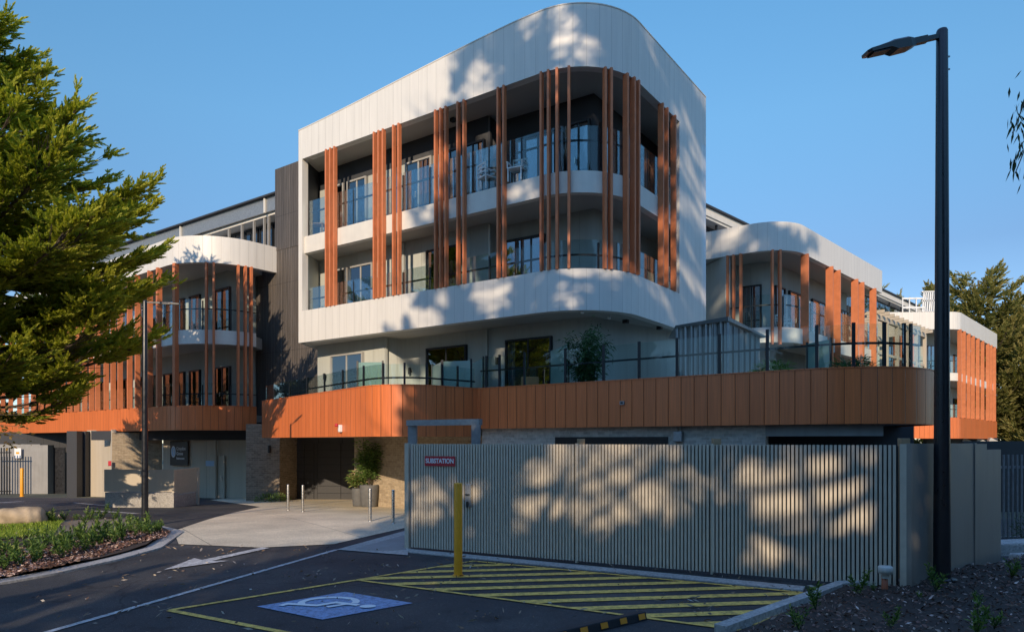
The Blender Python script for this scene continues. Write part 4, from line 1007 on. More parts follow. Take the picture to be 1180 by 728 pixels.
def lamp(x,y,zb,h,r0,r1,dirx,headlen,arml,label,tilt=.26,k=1.0):
    rt=root_at('street_lamp',(x,y,zb),label,'street lamp')
    q=MB(); q.lathe((x,y,zb),[(r0*1.0,0),(r0,.5),((r0+r1)/2,h*.5),(r1,h-.03),(r1*.85,h),(0,h)],20); pole=q.build('pole',M['blackmetal'],rt)
    q=MB(); q.lathe((x,y,zb),[(r0*1.7,0),(r0*1.7,.02),(r0,.03)],16); q.build('base_plate',M['blackmetal'],rt)
    D=Vector(dirx).normalized(); T=Vector((D.x*math.cos(tilt),D.y*math.cos(tilt),-math.sin(tilt))); st=Vector((x,y,zb+h-.12*k))+D*r1
    q=MB(); q.seg(st-T*.05,st+T*arml*.45,.07*k); q.seg(st+T*arml*.42,st+T*arml,.095*k); q.build('arm',M['blackmetal'],rt)
    # head: flat tapering housing
    S_=Vector((-D.y,D.x,0)); U=S_.cross(T)*-1
    if U.z<0: U=-U
    b0=st+T*(arml-.02); q=MB(); w=.115*k; prof=[(0,.5,.06,-.07),(.12,.85,.08,-.09),(.42,1,.08,-.09),(.54,1,.06,-.035),(.93,.95,.02,-.04),(1,.7,.0,-.045)]
    vs=[]
    for t,ws,up,dn in prof:
        c=b0+T*headlen*t
        for a,b in ((-1,dn),(1,dn),(1,up*.6),(.6,up),(-.6,up),(-1,up*.6)): vs.append(c+S_*(a*w*ws)+U*(b*k))
    n=6; fs=[(i*n+j,i*n+(j+1)%n,(i+1)*n+(j+1)%n,(i+1)*n+j) for i in range(len(prof)-1) for j in range(n)]+[tuple(range(n))[::-1],tuple(range(len(vs)-n,len(vs)))]
    q.mesh(vs,fs); hd_=q.build('lamp_head',M['blackmetal'],rt)
    q=MB(); c=b0+T*headlen*.72-U*.05*k; q.box(c,(headlen*.34,w*1.5,.02),tilt=(T,U)); q.build('lens',M['frame'],hd_)
    q=MB()
    for zz in (.42,.62): q.seg((x-D.x*r1,y-D.y*r1,zb+h-zz*k),(x-D.x*(r1+.05*k),y-D.y*(r1+.05*k),zb+h-zz*k),.02*k)
    q.build('bolt',M['steel'],pole); return rt
lamp(6.80,10.80,.12,8.68,.122,.082,(-1,-.10,0),.84,.44,'tall black lamp post with angled head in the mulch bed beside the fence corner')
xl,yl=g(167,606.5); lamp(xl,yl,gz(yl)+.04,6.08,.085,.06,(1,.1,0),.55,.35,'shorter black lamp post beside the left garden island in front of the left wing',tilt=.03,k=.42)

# leaf tufts: many small blades merged in one mesh with a 'tone' value per corner
def leaves_mesh(name,P,D,Ln,W,mat,parent=None,tone=None,off=(0,0,0),droop=.0,seed=0,fold=True):
    """P centres/bases, D unit directions, Ln lengths, W widths (numpy)"""
    r_=np.random.default_rng(seed); n=len(P); P=np.asarray(P,float)-np.array(off); D=np.asarray(D,float)
    D/= np.linalg.norm(D,axis=1)[:,None]+1e-9
    A=r_.normal(size=(n,3)); S=np.cross(D,A); S/=np.linalg.norm(S,axis=1)[:,None]+1e-9
    Ln=np.broadcast_to(Ln,(n,))[:,None]; W=np.broadcast_to(W,(n,))[:,None]
    tip=P+D*Ln+np.array([0,0,-1.])*droop*Ln; mid=P+D*Ln*.45
    v=np.stack([P,mid+S*W*.5,tip,mid-S*W*.5],1).reshape(-1,3)
    me=bpy.data.meshes.new(name); me.vertices.add(4*n); me.vertices.foreach_set('co',v.astype(np.float32).ravel())
    me.loops.add(4*n); me.loops.foreach_set('vertex_index',np.arange(4*n,dtype=np.int32))
    me.polygons.add(n); me.polygons.foreach_set('loop_start',np.arange(0,4*n,4,dtype=np.int32))
    try: me.polygons.foreach_set('loop_total',np.full(n,4,dtype=np.int32))
    except Exception: pass
    if tone is None: tone=r_.random(n)
    at_=me.attributes.new('tone','FLOAT','POINT'); at_.data.foreach_set('value',np.repeat(np.clip(tone,0,1),4).astype(np.float32))
    me.materials.append(mat); me.update(calc_edges=True); me.validate()
    o=bpy.data.objects.new(name,me); COL.objects.link(o)
    if parent is not None: o.parent=parent
    return o
def bush_points(c,rad,n,seed,up=.3,stretch=(1,1,1)):
    r_=np.random.default_rng(seed); u=r_.normal(size=(n,3)); u/=np.linalg.norm(u,axis=1)[:,None]
    rr=rad*r_.random((n,1))**.45; P=u*rr*np.array(stretch)+np.array(c); D=u+r_.normal(size=(n,3))*.5; D[:,2]+=up; return P,D
# planters
def planter(x,y,r,h,label,plant,seed,ph,pr,n,mat,group=None,lw=(.16,.03)):
    z=gz(y)+.012; rt=root_at('planter_pot',(x,y,z),label,'planter',group)
    q=MB(); q.lathe((x,y,z),[(0,.0),(r*.78,0),(r*.86,.05),(r,h*.7),(r*1.02,h*.97),(r*.98,h),(r*.88,h),(r*.86,h-.08),(0,h-.08)],24); q.build('pot',M['pot'],rt)
    st=MB(); r_=np.random.default_rng(seed); Ps=[];Ds=[];T_=[]
    for k in range(9):
        an=k*2.4; b0=Vector((x,y,z+h-.1)); tp=b0+Vector((math.cos(an)*pr*.55*rnd.uniform(.5,1.2),math.sin(an)*pr*.5,ph*rnd.uniform(.6,1.0)))
        st.tube([b0,b0.lerp(tp,.5)+Vector((0,0,.1)),tp],[.014,.01,.004],5)
        for j in range(n//9):
            t=r_.uniform(.15,1.0)**.7; p=np.array(b0.lerp(tp,t)); dr_=r_.normal(size=3); dr_[2]=abs(dr_[2])*.4+r_.uniform(-.3,.4); dr_/=np.linalg.norm(dr_)
            Ps.append(p+dr_*r_.uniform(0,pr*.5)); Ds.append(dr_); T_.append(r_.random())
    st.build('stem',M['bark'],rt); 
    leaves_mesh(plant,np.array(Ps),np.array(Ds),lw[0]*(0.7+.6*r_.random(len(Ps))),lw[1],M[mat],rt,tone=np.array(T_),off=(x,y,z),droop=.25,seed=seed); return rt
p1=at(413.5,27.0); planter(p1[0],p1[1],.27,.72,'shorter grey pot with a flowering shrub, left of the pair by brick wall','foliage',3,.75,.6,900,'flowering',lw=(.17,.045))
p2=at(425.5,26.6); planter(p2[0],p2[1],.36,.86,'taller grey pot with tall leafy shrub, right of the pair by brick wall','foliage',4,1.9,.65,2400,'leafgreen',lw=(.18,.035))
def terrace_plant(px,Y,h,w,n,mat,label,seed,ll=.25,lw_=.02,arch=False):
    x,y=at(px,Y); z=3.6; rt=root_at('potted_plant',(x,y,z),label,'plant'); q=MB(); q.lathe((x,y,z),[(0,0),(.26,0),(.33,.45),(.28,.46),(0,.4)],18); q.build('pot',M['pot'],rt)
    r_=np.random.default_rng(seed); Ps=[];Ds=[]
    if arch:
        for k in range(34):
            an=r_.uniform(0,6.28); el=r_.uniform(.3,1.3); d=np.array([math.cos(an)*math.cos(el),math.sin(an)*math.cos(el),math.sin(el)])
            for j in range(n//34):
                t=r_.uniform(.2,1); p=np.array([x,y,z+.4])+d*h*t+np.array([0,0,-.5])*t*t*h*.5; dd_=d+r_.normal(size=3)*.45; dd_[2]-=t*.6; Ps.append(p); Ds.append(dd_)
    else:
        q=MB()
        for k in range(12):
            b0=Vector((x+rnd.uniform(-.2,.2),y+rnd.uniform(-.2,.2),z+.4)); tp=b0+Vector((rnd.uniform(-w,w)*.7,rnd.uniform(-w,w)*.5,h*rnd.uniform(.6,1))); q.tube([b0,tp],[.012,.006],5)
            for j in range(n//12):
                t=r_.uniform(.1,1.02); p=np.array(b0.lerp(tp,t))+r_.normal(size=3)*.13; dd_=r_.normal(size=3); dd_[2]=dd_[2]*.4-.1; Ps.append(p); Ds.append(dd_)
        q.build('stem',M['bamboo'],rt)
    leaves_mesh('foliage',np.array(Ps),np.array(Ds),ll,lw_,M[mat],rt,off=(x,y,z),droop=.3,seed=seed)
terrace_plant(676,20.6,1.75,.75,2600,'bamboo','tall dark bamboo plant on the terrace in front of the recessed wall',11,.2,.032)
terrace_plant(893,19.2,.75,.5,700,'leafgreen','bright palm plant on the terrace right of the corrugated shed',12,.28,.02,True)
terrace_plant(981,18.4,.75,.6,800,'bamboo','dark spiky palm plant on the terrace near its rounded right end',13,.3,.025,True)

# balcony furniture
def chair(loc,rz,label,grp):
    rt=empty('chair',loc,rz,label,'chair',grp)
    q=MB(); q.box((0,0,.44),(.5,.5,.04)); q.build('seat',M['furn'],rt)
    q=MB(); q.box((0,.25,.86),(.5,.03,.06)); q.box((0,.25,.72),(.46,.02,.04)); q.box((0,.25,.60),(.46,.02,.04)); q.seg((-.24,.25,.42),(-.24,.26,.88),.035); q.seg((.24,.25,.42),(.24,.26,.88),.035); q.build('backrest',M['furn'],rt)
    for sx in(-1,1):
        for sy_ in(-1,1): q=MB(); q.seg((sx*.23,sy_*.23,0),(sx*.23,sy_*.23,.43),.035); q.build('leg',M['furn'],rt)
        q=MB(); q.box((sx*.26,0,.64),(.05,.5,.03)); q.seg((sx*.26,-.22,.44),(sx*.26,-.22,.64),.03); q.build('armrest',M['furn'],rt)
for px,Y,rz,l in ((562,23.35,2.2,'white slatted chair on the top balcony, left of the pair behind the glass'),(596,22.6,-.4,'white slatted chair on the top balcony, right of the pair behind the glass')):
    x,y=at(px,Y); chair((x,y,10.83),rz,l,'white chairs on the balconies')
x,y=at(903,32.0); chair((x,y,7.36),.4,'white slatted chair on the balcony of the right wing','white chairs on the balconies')
x,y=at(366,29.1); rt=root_at('table',(x,y,10.83),'small timber table at the left end of the top balcony','table'); q=MB(); q.box((x,y,11.5),(.6,.5,.04)); q.build('tabletop',M['wood'],rt)
for sx in(-1,1):
    for s2 in(-1,1): q=MB(); q.seg((x+sx*.25,y+s2*.2,10.83),(x+sx*.25,y+s2*.2,11.48),.04); q.build('leg',M['wood'],rt)
x,y=at(611,22.9); rt=root_at('armchair',(x,y,3.6),'yellow cushioned wicker chair on the terrace before the dark glazed doors','chair'); q=MB(); q.box((x,y,3.98),(.55,.5,.14)); q.build('cushion',M['yellow'],rt,bevel=.03)
q=MB(); q.box((x,y+.25,4.2),(.6,.06,.55)); q.build('backrest',M['wood'],rt,bevel=.02)
for sx in(-1,1): q=MB(); q.box((x+sx*.28,y,3.85),(.05,.5,.5)); q.build('armrest',M['wood'],rt)

# wheel stop
wa=Vector(g(655,733)); wb=Vector(g(741,712.5)); wd=(wb-wa).normalized(); wn=Vector((-wd.y,wd.x))
WS=root_at('wheel_stop',(wb.x,wb.y,0),'black rubber wheel stop with amber reflective patches at the end of the bay','wheel stop')
wa=wb-wd*1.65; q=MB(); sec=[(-.075,0),(-.05,.10),(.05,.10),(.075,0)]
vs=[]; 
for p,in_ in ((wa,0),(wb,0)):
    for o_,z_ in sec: c=p+wn*o_; vs.append((c.x,c.y,z_+.004))
q.mesh(vs,[(0,1,2,3),(7,6,5,4),(0,4,5,1),(1,5,6,2),(2,6,7,3)]); q.build('body',M['rubber'],WS,bevel=.012)
for k in range(5):
    c=wb-wd*(.10+k*.34); q=MB(); lo=c-wn*.0775; 
    pts=[]
    for s_,o_,z_ in ((-.06,-.0735,.02),(.06,-.0735,.02),(.06,-.0545,.088),(-.06,-.0545,.088)): 
        c2=c+wd*s_+wn*(o_-.006); pts.append((c2.x,c2.y,z_+.004))
    q.face(pts); q.face([(a,b,c_+0.0) for a,b,c_ in pts][::-1]) if False else None
    q.build('reflector',M['orangeref'],WS)

# vent pipe in the bed
x,y=g(1019.5,677,.08); rt=root_at('vent_pipe',(x,y,.05),'short terracotta vent pipe with a cream cap in the mulch before the fence corner','pipe')
q=MB(); q.lathe((x,y,.05),[(.045,0),(.045,.22),(0,.22)],16); q.build('pipe',M['pipe'],rt)
q=MB(); q.lathe((x,y-.02,.23),[(.05,0),(.05,.07),(.10,.075),(.105,.17),(.09,.185),(0,.19)],18); q.build('cap',M['pvc'],rt)

# boulders
def boulder(px,py,sx,sy_,sz,label,seed):
    x,y=g(px,py); bm=bmesh.new(); bmesh.ops.create_icosphere(bm,subdivisions=4,radius=1); r_=random.Random(seed); o=[r_.uniform(0,6) for _ in range(6)]
    for v in bm.verts:
        c=v.co; k=1+.10*math.sin(2.1*c.x+o[0])*math.cos(1.9*c.y+o[1])+.05*math.sin(5*c.z+o[2]+3*c.x)+.03*math.sin(9*c.x+7*c.y+o[3])
        e=.72; f=lambda t:math.copysign(abs(t)**e,t); v.co=Vector((f(c.x)*sx*k,f(c.y)*sy_*k,f(c.z)*sz*k))
    me=bpy.data.meshes.new('boulder'); bm.to_mesh(me); bm.free(); me.polygons.foreach_set('use_smooth',[True]*len(me.polygons)); me.materials.append(M['boulder'])
    ob_=bpy.data.objects.new('boulder',me); COL.objects.link(ob_); ob_.location=(x,y,zl(x,y)+sz*.75); ob_.rotation_euler=(0,0,r_.uniform(-.3,.3)); tag(ob_,label,'boulder')
boulder(22,609,.58,.42,.29,'rounded tan sandstone boulder on the grass of the left island',2)

# ------------------------------------------------------------------ vegetation
def vnoise(x,y):
    ix,iy=math.floor(x),math.floor(y); fx,fy=x-ix,y-iy
    h=lambda a,b: (math.sin(a*127.1+b*311.7)*43758.5453)%1.0
    sx=fx*fx*(3-2*fx); sy_=fy*fy*(3-2*fy)
    return (h(ix,iy)*(1-sx)+h(ix+1,iy)*sx)*(1-sy_)+(h(ix,iy+1)*(1-sx)+h(ix+1,iy+1)*sx)*sy_
def conifer(loc,H,prof,nb,seed,label,mat='cypress',plume=.38,nleaf=12,lw=.035,zmin=2.5,shoots=9,pitch=(.05,.35),dens=None,azr=None,group=None,trunk_r=.35,name='cypress_tree',flat=0.0,leafL=.14,lean=(0,0),cat='tree',minfrac=.25,curl=.16,wild=.0):
    """tapered trunk, curved limbs, side shoots and plumes of small leaf blades"""
    r_=np.random.default_rng(seed); rt=empty(name,loc,0,label,cat,group)
    zs=[p[0] for p in prof]; rs=[p[1] for p in prof]
    tr=MB(); m=10; tr.tube([(lean[0]*t*t*H+.15*math.sin(3*t),lean[1]*t*t*H+.12*math.sin(4*t+1),H*t*.97) for t in [i/m for i in range(m+1)]],[trunk_r*(1-.9*i/m)*(1.35 if i==0 else 1) for i in range(m+1)],10)
    tr.build('trunk',M['bark'],rt)
    lb_=MB(); PO=[];PD=[];PS=[];PT=[]
    for i in range(nb):
        z=zmin+(H-zmin)*((i+.5)/nb)**.92; az=i*2.39996+r_.uniform(-.3,.3)
        if azr: az=azr[0]+(az%(2*math.pi))/(2*math.pi)*(azr[1]-azr[0])
        rad=np.interp(z,zs,rs)*r_.uniform(.68,1.06); 
        if rad<.25: continue
        th=z-rad*.18; t=th/H; b0=np.array([lean[0]*t*t*H,lean[1]*t*t*H,max(.5,th-rad*.10)])
        h=np.array([math.cos(az),math.sin(az),0]); pit=r_.uniform(*pitch); side=np.array([-h[1],h[0],0])*r_.uniform(-.18,.18)
        npt=7; pts=[]
        for k in range(npt):
            u=k/(npt-1); pts.append(b0+h*rad*u+side*rad*u*u+np.array([0,0,rad*(pit*u+curl*u**3-.10*math.sin(math.pi*u))]))
        lb_.tube([Vector(p) for p in pts],[max(.012,.022*rad*(1-.85*k/(npt-1))) for k in range(npt)],5,cap=False)
        ns=max(3,int(rad*shoots/3*2))
        for j in range(ns):
            u=minfrac+(1-minfrac)*(j+r_.random())/ns; f=u*(npt-1); k=min(npt-2,int(f)); p=pts[k]+(pts[k+1]-pts[k])*(f-k)
            tg=pts[k+1]-pts[k]; tg/=np.linalg.norm(tg); sd2=np.cross(tg,[0,0,1.]); sg=1 if j%2 else -1
            d=tg*r_.uniform(.5,1.0)+sd2*sg*r_.uniform(.25,.9)+np.array([0,0,r_.uniform(-.15,.55)*(1-flat)]); 
            if u>.93: d=tg+np.array([0,0,.2])+r_.normal(size=3)*.12
            d/=np.linalg.norm(d); sl=rad*r_.uniform(.10,.26)*(1.25-.6*u)+plume*.8
            lb_.tube([Vector(p),Vector(p+d*sl*.85)],[.012,.005],4,cap=False)
            nn_=max(2,int(sl/(plume*.42)))
            for q_ in range(nn_):
                pp=p+d*sl*(q_+.4)/nn_+r_.normal(size=3)*plume*.12
                for side2 in (-1,1):
                    dd=d*1.0+np.cross(d,[0,0,1.])*side2*r_.uniform(.1,.8)+np.array([0,0,r_.uniform(-.05,.5)*(1-flat)])+r_.normal(size=3)*.15
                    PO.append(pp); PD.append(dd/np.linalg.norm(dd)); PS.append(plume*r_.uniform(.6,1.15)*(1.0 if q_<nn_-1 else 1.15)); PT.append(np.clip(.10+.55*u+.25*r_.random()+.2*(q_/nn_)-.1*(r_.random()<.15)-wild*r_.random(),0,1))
    lb_.build('limb',M['bark'],rt)
    PO=np.array(PO);PD=np.array(PD);PS=np.array(PS);PT=np.array(PT)
    if dens is not None:
        wp=PO+np.array(loc); keep=np.array([dens(*p) for p in wp]); PO,PD,PS,PT=PO[keep],PD[keep],PS[keep],PT[keep]
    n=len(PO); t=(np.arange(nleaf)+.5)/nleaf
    T=np.tile(t,(n,1))*1.0; S1=np.cross(PD,np.array([0.3,.2,1.])); S1/=np.linalg.norm(S1,axis=1)[:,None]; S2=np.cross(PD,S1)
    an=r_.uniform(0,2*math.pi,(n,nleaf)); spread=.55*(1-T*.75)
    base=PO[:,None,:]+PD[:,None,:]*(T*.75*PS[:,None])[:,:,None]
    D=PD[:,None,:]+ (S1[:,None,:]*np.cos(an)[:,:,None]+S2[:,None,:]*np.sin(an)[:,:,None]*.7)*spread[:,:,None]*1.3
    Ln=(leafL*(1.15-.5*T)*r_.uniform(.7,1.2,(n,nleaf))*(PS[:,None]/plume))
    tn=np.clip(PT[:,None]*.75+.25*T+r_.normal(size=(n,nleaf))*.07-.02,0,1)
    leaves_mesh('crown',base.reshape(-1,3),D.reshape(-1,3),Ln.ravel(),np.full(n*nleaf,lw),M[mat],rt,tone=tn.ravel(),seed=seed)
    return rt
# the big cypress at the left
def open_crown(x,y,z):
    # gaps between the layered boughs
    return vnoise(x*.55+y*.35+3,z*1.25)*.6+vnoise(y*.9-x*.3,z*.8+5)*.4>.33
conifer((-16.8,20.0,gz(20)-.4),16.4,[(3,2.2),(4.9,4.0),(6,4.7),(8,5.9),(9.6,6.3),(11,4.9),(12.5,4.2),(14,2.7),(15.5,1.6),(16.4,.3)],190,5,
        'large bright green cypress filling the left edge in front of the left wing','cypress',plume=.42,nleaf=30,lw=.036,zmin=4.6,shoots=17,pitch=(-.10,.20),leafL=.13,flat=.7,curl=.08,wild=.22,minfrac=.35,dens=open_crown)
# distant cypresses at the right
conifer((54.5,80,-1.2),23.0,[(2,9),(6,10),(11,10.5),(15,9.5),(18,8),(20.5,5.8),(22,3.5),(23,1)],75,21,'tall flat topped distant cypress, largest one right of the tall lamp post','cypress_far',plume=1.0,nleaf=16,lw=.12,zmin=2,shoots=7.5,pitch=(.10,.26),leafL=.42,flat=.75,trunk_r=.6,group=None)
conifer((63,74,-1.2),21.5,[(2,9),(8,10),(14,9.5),(18,7),(20.5,4.5),(21.5,1)],60,22,'distant cypress at the right edge of the photo, partly cut off by the frame','cypress_far',plume=1.0,nleaf=16,lw=.12,zmin=2,shoots=7,pitch=(.10,.26),leafL=.42,flat=.75,trunk_r=.6)
conifer((50,96,-1.2),24.6,[(2,8),(10,9),(18,7.5),(22,5),(24.6,1)],55,23,'far cypress top peeping over roofs left of the tall lamp post','cypress_far',plume=1.2,nleaf=9,lw=.15,zmin=8,shoots=4,pitch=(.1,.3),leafL=.6,flat=.35,trunk_r=.6)
conifer((78,66,-1.2),15,[(0.5,7),(8,7),(13,5),(15,1)],80,24,'low dense evergreen behind the picket fence at the right edge','cypress_far',plume=1.1,nleaf=10,lw=.13,zmin=.6,shoots=4.4,pitch=(.1,.3),leafL=.5,trunk_r=.4)
# trees behind the camera: they throw the dappled shade
LIT=[ # openings in the shade: (q, height where the light lands, along-sun coordinate, radius)
]
SX,SY=SUN_AZ
def qp(q,p): return (SY*q+SX*p,-SX*q+SY*p)
TE=math.tan(R(SUN_EL))
def landing(x,y,z):
    return (SY*x-SX*y, SX*x+SY*y)
def fence_hole(px,py):
    k=(px-CX)/F; # meets fence plane
    s=hit([FA,FB],px); P=FA_+FD*s; z=EYE-(py-HY)/F*P.y
    return (SY*P.x-SX*P.y,SX*P.x+SY*P.y,z)
HOLES=[(fence_hole(a,b),r1,r2) for a,b,r1,r2 in ((600,575,.42,.45),(640,590,.5,.35),(692,607,.65,.45),(780,607,.55,.42),(775,580,.3,.4),(700,532,.42,.28),(737,548,.28,.32),(765,520,.35,.3),(790,512,.4,.22),(650,532,.35,.22),(500,600,.35,.5),(965,590,1.1,.85),(985,545,.9,.45),(905,660,.5,.35),(860,565,.25,.45),(880,590,.22,.4),(545,575,.2,.3),(1010,630,.3,.2),(590,620,.15,.3))]
def dens(x,y,z):
    q,p=landing(x,y,z)
    for (hq,hp_,hz),a,b in HOLES:
        zz=z-(hp_-p)*TE
        if ((q-hq)/(a+.32))**2+((zz-hz)/(b+.28))**2<1: return False
    zt=z-(22.5-p)*TE      # height at which this casts on the tower's front
    w1=.5*math.sin(z*1.1)+.35*math.sin(z*2.7+1)
    edge=-6.3+w1 if zt<4.5 else -8.7+.3*(zt-5)+w1*1.3
    if q<edge: return False
    if zt>4.3:
        n=vnoise(q/1.05,zt/1.25)*.5+vnoise(q/.42+9,zt/.5)*.5
        return n<(.415 if q>-4 else .45)
    return True
def shade_tree(q,p,H,prof,nb,seed,label,zmin,shoots=4.2,lean=(0,0),plume=1.0,dn=dens):
    x,y=qp(q,p); return conifer((x,y,0),H,prof,nb,seed,label,'shade',plume=plume,nleaf=13,lw=.15,zmin=zmin,shoots=shoots,pitch=(.05,.35),leafL=.46,trunk_r=.45,dens=dn,lean=lean,name='cypress_tree')
shade_tree(-2.5,-19,37,[(5,4.0),(10,4.5),(15,4.8),(20,5.4),(25,6.0),(30,5.0),(34,3.2),(37,.3)],330,31,'tall dark cypress behind the viewpoint, left of the row that shades the car park',5.5,shoots=4.6)
shade_tree(4.0,-22,38,[(5,5),(10,6),(15,6.2),(20,6),(26,5.4),(31,4.6),(35,3),(38,.3)],330,32,'tall dark cypress behind the viewpoint, second of the row that shades the car park',5.5,shoots=4.6)
shade_tree(11.0,-20,29,[(3,5),(8,6),(14,6.2),(20,5.6),(24,3.8),(27,2),(29,.3)],240,33,'broad cypress behind the viewpoint, right end of the row that shades the car park',4,shoots=4.6)
shade_tree(-10,-10,6.3,[(3,4.8),(4.5,4.6),(5.6,3.0),(6.3,.5)],50,34,'low spreading cypress behind the viewpoint that shades the entry road',3.0,shoots=2.2,plume=.7,dn=None)
# a belt of trees round the car park behind and beside the viewpoint
belt=None
for i_,(x_,y_,sc_) in enumerate([(-52,-8,1.0),(-44,-28,.9),(-34,-40,.85),(-22,-47,.9),(-10,-50,.8),(3,-52,.9),(16,-48,.9),(28,-38,1.0),(34,-24,1.1),(36,-10,1.1),(36,4,1.0),(-50,8,1.0),(-62,44,1.0),(-78,58,1.1),(-70,80,1.2),(-95,75,1.2)]):
    if belt is None: belt=conifer((x_,y_,0),14.5,[(1,5.5),(5,6.5),(9,5.5),(12.5,3),(14.5,.4)],110,35,'dark conifer in the belt of trees round the car park behind the viewpoint','shade',plume=1.1,nleaf=9,lw=.22,zmin=.8,shoots=4.2,pitch=(.05,.35),leafL=.7,trunk_r=.4,name='conifer',group='belt of conifers round the car park'); b__=belt
    else: b__=copy_tree(belt); b__.location=(x_,y_,0); b__.rotation_euler=(0,0,i_*1.1)
    b__.scale=(sc_*1.15,sc_*1.15,sc_)
# eucalypt branch hanging into the frame at the top right
def eucalypt():
    x0,y0=11.0,8.6; rt=root_at('eucalyptus_tree',(x0,y0,0),'drooping eucalyptus leaves hanging into the sky at the right edge','tree')
    tr=MB(); tr.tube([(x0,y0,0),(x0+.1,y0,3),(x0-.2,y0+.1,6),(x0-.1,y0,8.8),(x0+.1,y0,11)],[.24,.2,.16,.11,.05],10); tr.build('trunk',M['bark'],rt)
    br=MB(); r_=np.random.default_rng(4); P=[];D=[]
    tw=[((x0-.15,y0,7.2),(8.2,8.0,6.55),(6.08,8.0,6.45),(5.86,8.0,5.9)),((x0-.15,y0,7.0),(8.4,7.8,6.2),(6.15,8.05,6.0),(5.93,8.05,5.45)),((x0,y0,8),(9,9,8),(8,9,7.6),(7.6,9,7.1)),((x0,y0,8),(11.5,7,8.6),(12.5,6,8.2),(12.9,6,7.6)),((x0,y0,9),(10.5,10,9.8),(10,11,9.5),(9.8,11.5,9))]
    for k,t in enumerate(tw):
        br.tube([Vector(p) for p in t],[.05,.025,.012,.005],6)
        a,b,c,d=[np.array(p) for p in t]
        for j in range(60 if k<2 else 220):
            u=r_.uniform(0,1); 
            p=(b+(c-b)*u*1.0 if r_.random()<.5 else c+(d-c)*u)+r_.normal(size=3)*(.06 if k<2 else .3)
            P.append(p); D.append(np.array([r_.normal()*.35-.1,r_.normal()*.35,-1.0]))
    br.build('limb',M['bark'],rt)
    leaves_mesh('leaves',np.array(P),np.array(D),.13+.06*r_.random(len(P)),.028,M['eucalypt'],rt,off=(x0,y0,0),seed=4)
eucalypt()
# brown leaved twig hanging in at the lower left
def twig():
    x0,y0=at(-160,15.0); rt=root_at('small_tree',(x0,y0,0),'small tree with browning leaves whose twigs reach in at the left edge under the cypress','tree')
    tr=MB(); tr.tube([(x0,y0,0),(x0+.1,y0,1.5),(x0,y0,3.4)],[.07,.06,.03],8); tr.build('trunk',M['bark'],rt)
    r_=np.random.default_rng(9); br=MB(); P=[];D=[]
    for (px,py) in ((30,492),(22,512),(40,478),(8,500),(12,470),(36,506),(-40,480),(-70,450),(-90,500)):
        e=np.array([(px-CX)/F*15,15.0,EYE+(HY-py)/F*15]); s_=np.array([x0,y0,2.2]); m_=(s_+e)/2+np.array([0,0,.35]); br.tube([Vector(s_),Vector(m_),Vector(e)],[.02,.012,.004],5)
        for j in range(46): u=r_.uniform(.0,1.05); p=m_+(e-m_)*u+r_.normal(size=3)*.085; P.append(p); D.append(np.array([r_.normal(),r_.normal(),-.4+r_.normal()*.6]))
    br.build('limb',M['bark'],rt); leaves_mesh('leaves',np.array(P),np.array(D),.10,.055,M['brownleaf'],rt,off=(x0,y0,0),seed=9)
twig()

# garden plants: one seedling built once, copied
def seedling(name,h,n,seed,mat,ll,lw_,label,group):
    rt=empty(name,(0,0,-50),0,label,'plant',group); r_=np.random.default_rng(seed); P=[];D=[]; q=MB()
    for k in range(6):
        an=r_.uniform(0,6.28); tp=np.array([math.cos(an)*h*.35,math.sin(an)*h*.35,h*r_.uniform(.6,1)]); q.tube([Vector((0,0,0)),Vector(tp)],[.006,.003],4)
        for j in range(n//6):
            u=r_.uniform(.15,1); P.append(tp*u+r_.normal(size=3)*.015); d=r_.normal(size=3); d[2]=abs(d[2])+.3; D.append(d)
    q.build('stem',M['leafgreen'],rt); leaves_mesh('foliage',np.array(P),np.array(D),ll,lw_,M[mat],rt,seed=seed); return rt
def inside(poly,x,y):
    c=False; n=len(poly)
    for i in range(n):
        x0,y0=poly[i]; x1,y1=poly[i-1]
        if (y0>y)!=(y1>y) and x<(x1-x0)*(y-y0)/(y1-y0)+x0: c=not c
    return c
sA=seedling('garden_plant',.30,110,41,'leafgreen',.07,.022,'small green shrub seedling in the mulch of the left garden island','seedlings in the left garden island')
sB_=seedling('garden_plant',.42,150,42,'leafgreen',.085,.024,'taller leggy green seedling in the mulch of the left garden island','taller seedlings in the left garden island')
rr=random.Random(12); cnt=0
strip_poly=[g(-60,684),g(60,661),g(140,643),g(186,629),g(198,616),g(150,612),g(100,626),g(40,634),g(-60,640)]
spots=[]
for _ in range(6000):
    x=rr.uniform(-19,-8.5); y=rr.uniform(10,18.8)
    if inside(strip_poly,x,y) and all(math.dist((x,y),s)>.27 for s in spots): spots.append((x,y))
    if len(spots)>=150: break
spots+= [g(a,b) for a,b in ((60,607),(75,604),(88,603),(104,604),(118,602),(132,604),(150,605),(96,607),(48,607),(180,612))]
fa=fb=False
for i,(x,y) in enumerate(spots):
    B=sA if i%4 else sB_
    first=(B is sA and not fa) or (B is sB_ and not fb)
    if B is sA: fa=True
    else: fb=True
    o=B if first else None
    if o is None: todo=(B,x,y); c=copy_tree(B); o=c
    s=rr.uniform(.55,1.25); o.location=(x,y,zl(x,y)-.01); o.rotation_euler=(0,0,rr.uniform(0,6.28)); o.scale=(s,s,s*rr.uniform(.8,1.2))
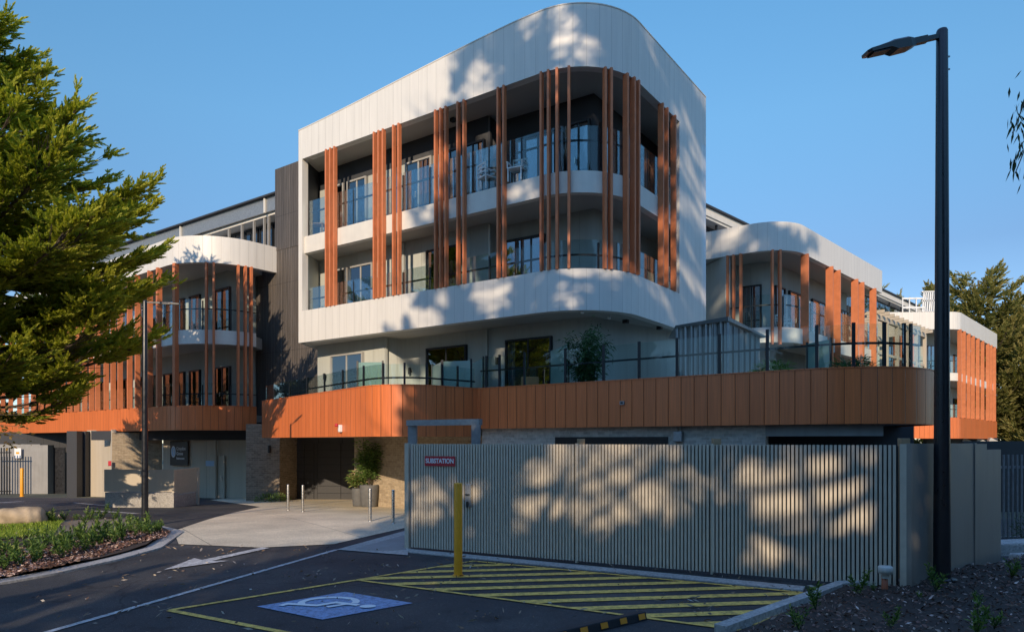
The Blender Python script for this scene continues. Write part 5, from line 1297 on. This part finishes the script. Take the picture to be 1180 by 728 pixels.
for i,(px,py,s,l) in enumerate(((990,684,1.5,'green seedling at the fence foot left of the vent pipe'),(1007,681,.7,'tiny seedling directly left of the vent pipe'),(1078,681,1.5,'green upright seedling directly left of the tall lamp post base'),(1166,672,1.7,'yellow green seedling on the mulch at the right edge near the kerb'),(940,703,1.5,'green seedling beside the kerb in the lower right bed'),(921,724,1.6,'leafy seedling at the lower corner of the right bed by the kerb'),(1125,727,1.6,'green seedling at the bottom edge right of the lamp post'),(1146,722,1.2,'thin seedling at the bottom right edge'),(1128,697,.8,'tiny seedling in the middle of the right mulch bed'),(1060,690,.6,'tiny seedling in the mulch between vent pipe and lamp post'),(1027,722,1.0,'small low seedling at the bottom of the right bed below the vent pipe'))):
    x,y=g(px,py,.08); o=copy_tree(sA if i%2 else sB_); o['label']=l; o['group']='seedlings in the right mulch bed'; o.location=(x,y,mz(x,y)-.01); o.rotation_euler=(0,0,i*1.3); o.scale=(s*.6,)*3
# shrub behind the picket fence and tuft at the brick pier
P,D=bush_points((12.2,15.7,.25),.55,1500,51,stretch=(1.3,.5,.9)); 
o=leaves_mesh('shrub',P,D,.07,.02,M['eucalypt'],seed=51); tag(o,'grey green shrub in front of the picket fence at the right edge','shrub')
P,D=bush_points((-10.9,31.0,gz(31)+.1),.5,700,52,stretch=(1.6,.6,.6)); 
o=leaves_mesh('shrub',P,D,.13,.03,M['leafgreen'],seed=52); tag(o,'low tuft of green strap leaves at the foot of the brick pier','plant')
# grass on the island
r_=np.random.default_rng(61); P=[]
poly=[g(-60,600),g(60,602),g(72,606),g(62,622),g(-60,634)]
while len(P)<9000:
    x=r_.uniform(-21,-10); y=r_.uniform(13,20.5)
    if inside(poly,x,y): P.append((x,y,zl(x,y)+.03))
D=r_.normal(size=(len(P),3))*.45; D[:,2]=1
tag(leaves_mesh('grass',np.array(P),D,.09+.05*r_.random(len(P)),.014,M['grass'],seed=61),'short bright grass around the boulder on the left island','grass',kind='stuff')
# leaf litter and bark strips on the asphalt, mulch chips in both beds
def scatter(n,box,test,zf,Lr,Wr,mat,name,label,seed,up=.12,cat='litter'):
    r_=np.random.default_rng(seed); P=[];
    while len(P)<n:
        x=r_.uniform(box[0],box[1]); y=r_.uniform(box[2],box[3])
        if test(x,y): P.append((x,y,zf(x,y)))
    n=len(P); an=r_.uniform(0,6.28,n); D=np.stack([np.cos(an),np.sin(an),r_.uniform(-up*.3,up*2.2,n)],1)
    o=leaves_mesh(name,np.array(P),D,r_.uniform(Lr[0],Lr[1],n),r_.uniform(Wr[0],Wr[1],n),M[mat],seed=seed); return tag(o,label,cat,kind='stuff')
rbp=[tuple(p) for p in rb]
onroad=lambda x,y: y<15.5 and not inside(rbp,x,y) and not inside(isl_in,x,y) and (FA_+nrm*0-Vector((x,y))).dot(nrm)<-.1
rq=np.random.default_rng(3)
clump=[(rq.uniform(-6,6),rq.uniform(8,14)) for _ in range(26)]
def lt(x,y):
    if not onroad(x,y): return False
    m_=min((x-a)**2+(y-b)**2 for a,b in clump); return random.random()<.12+.88*math.exp(-m_/.12)
random.seed(5)
scatter(520,(-9,7.2,7.6,15.2),lt,lambda x,y:.022,(.04,.15),(.012,.035),'litter','leaf_litter','curled dry leaves and bark strips scattered over the asphalt',71,up=.25)
scatter(9000,(2.6,13,7.6,14),lambda x,y:inside(rbp,x,y),lambda x,y:mz(x,y)+.012,(.02,.10),(.012,.035),'chips','mulch_chips','dark bark mulch chips over the right bed',72,up=.3)
scatter(11000,(-20,-8,9.5,19.5),lambda x,y:inside(strip_poly,x,y),lambda x,y:zl(x,y)+.012,(.03,.11),(.015,.04),'chips','mulch_chips','dark bark mulch chips over the left island bed',73,up=.3)
scatter(160,(-19,-9,13,20),lambda x,y:inside(isl_in,x,y),lambda x,y:zl(x,y)+.08,(.06,.13),(.03,.06),'litter','leaf_litter','pale dead leaves on the left island',74,up=.3)
for o in bpy.data.objects:
    if '_o' in o: del o['_o']
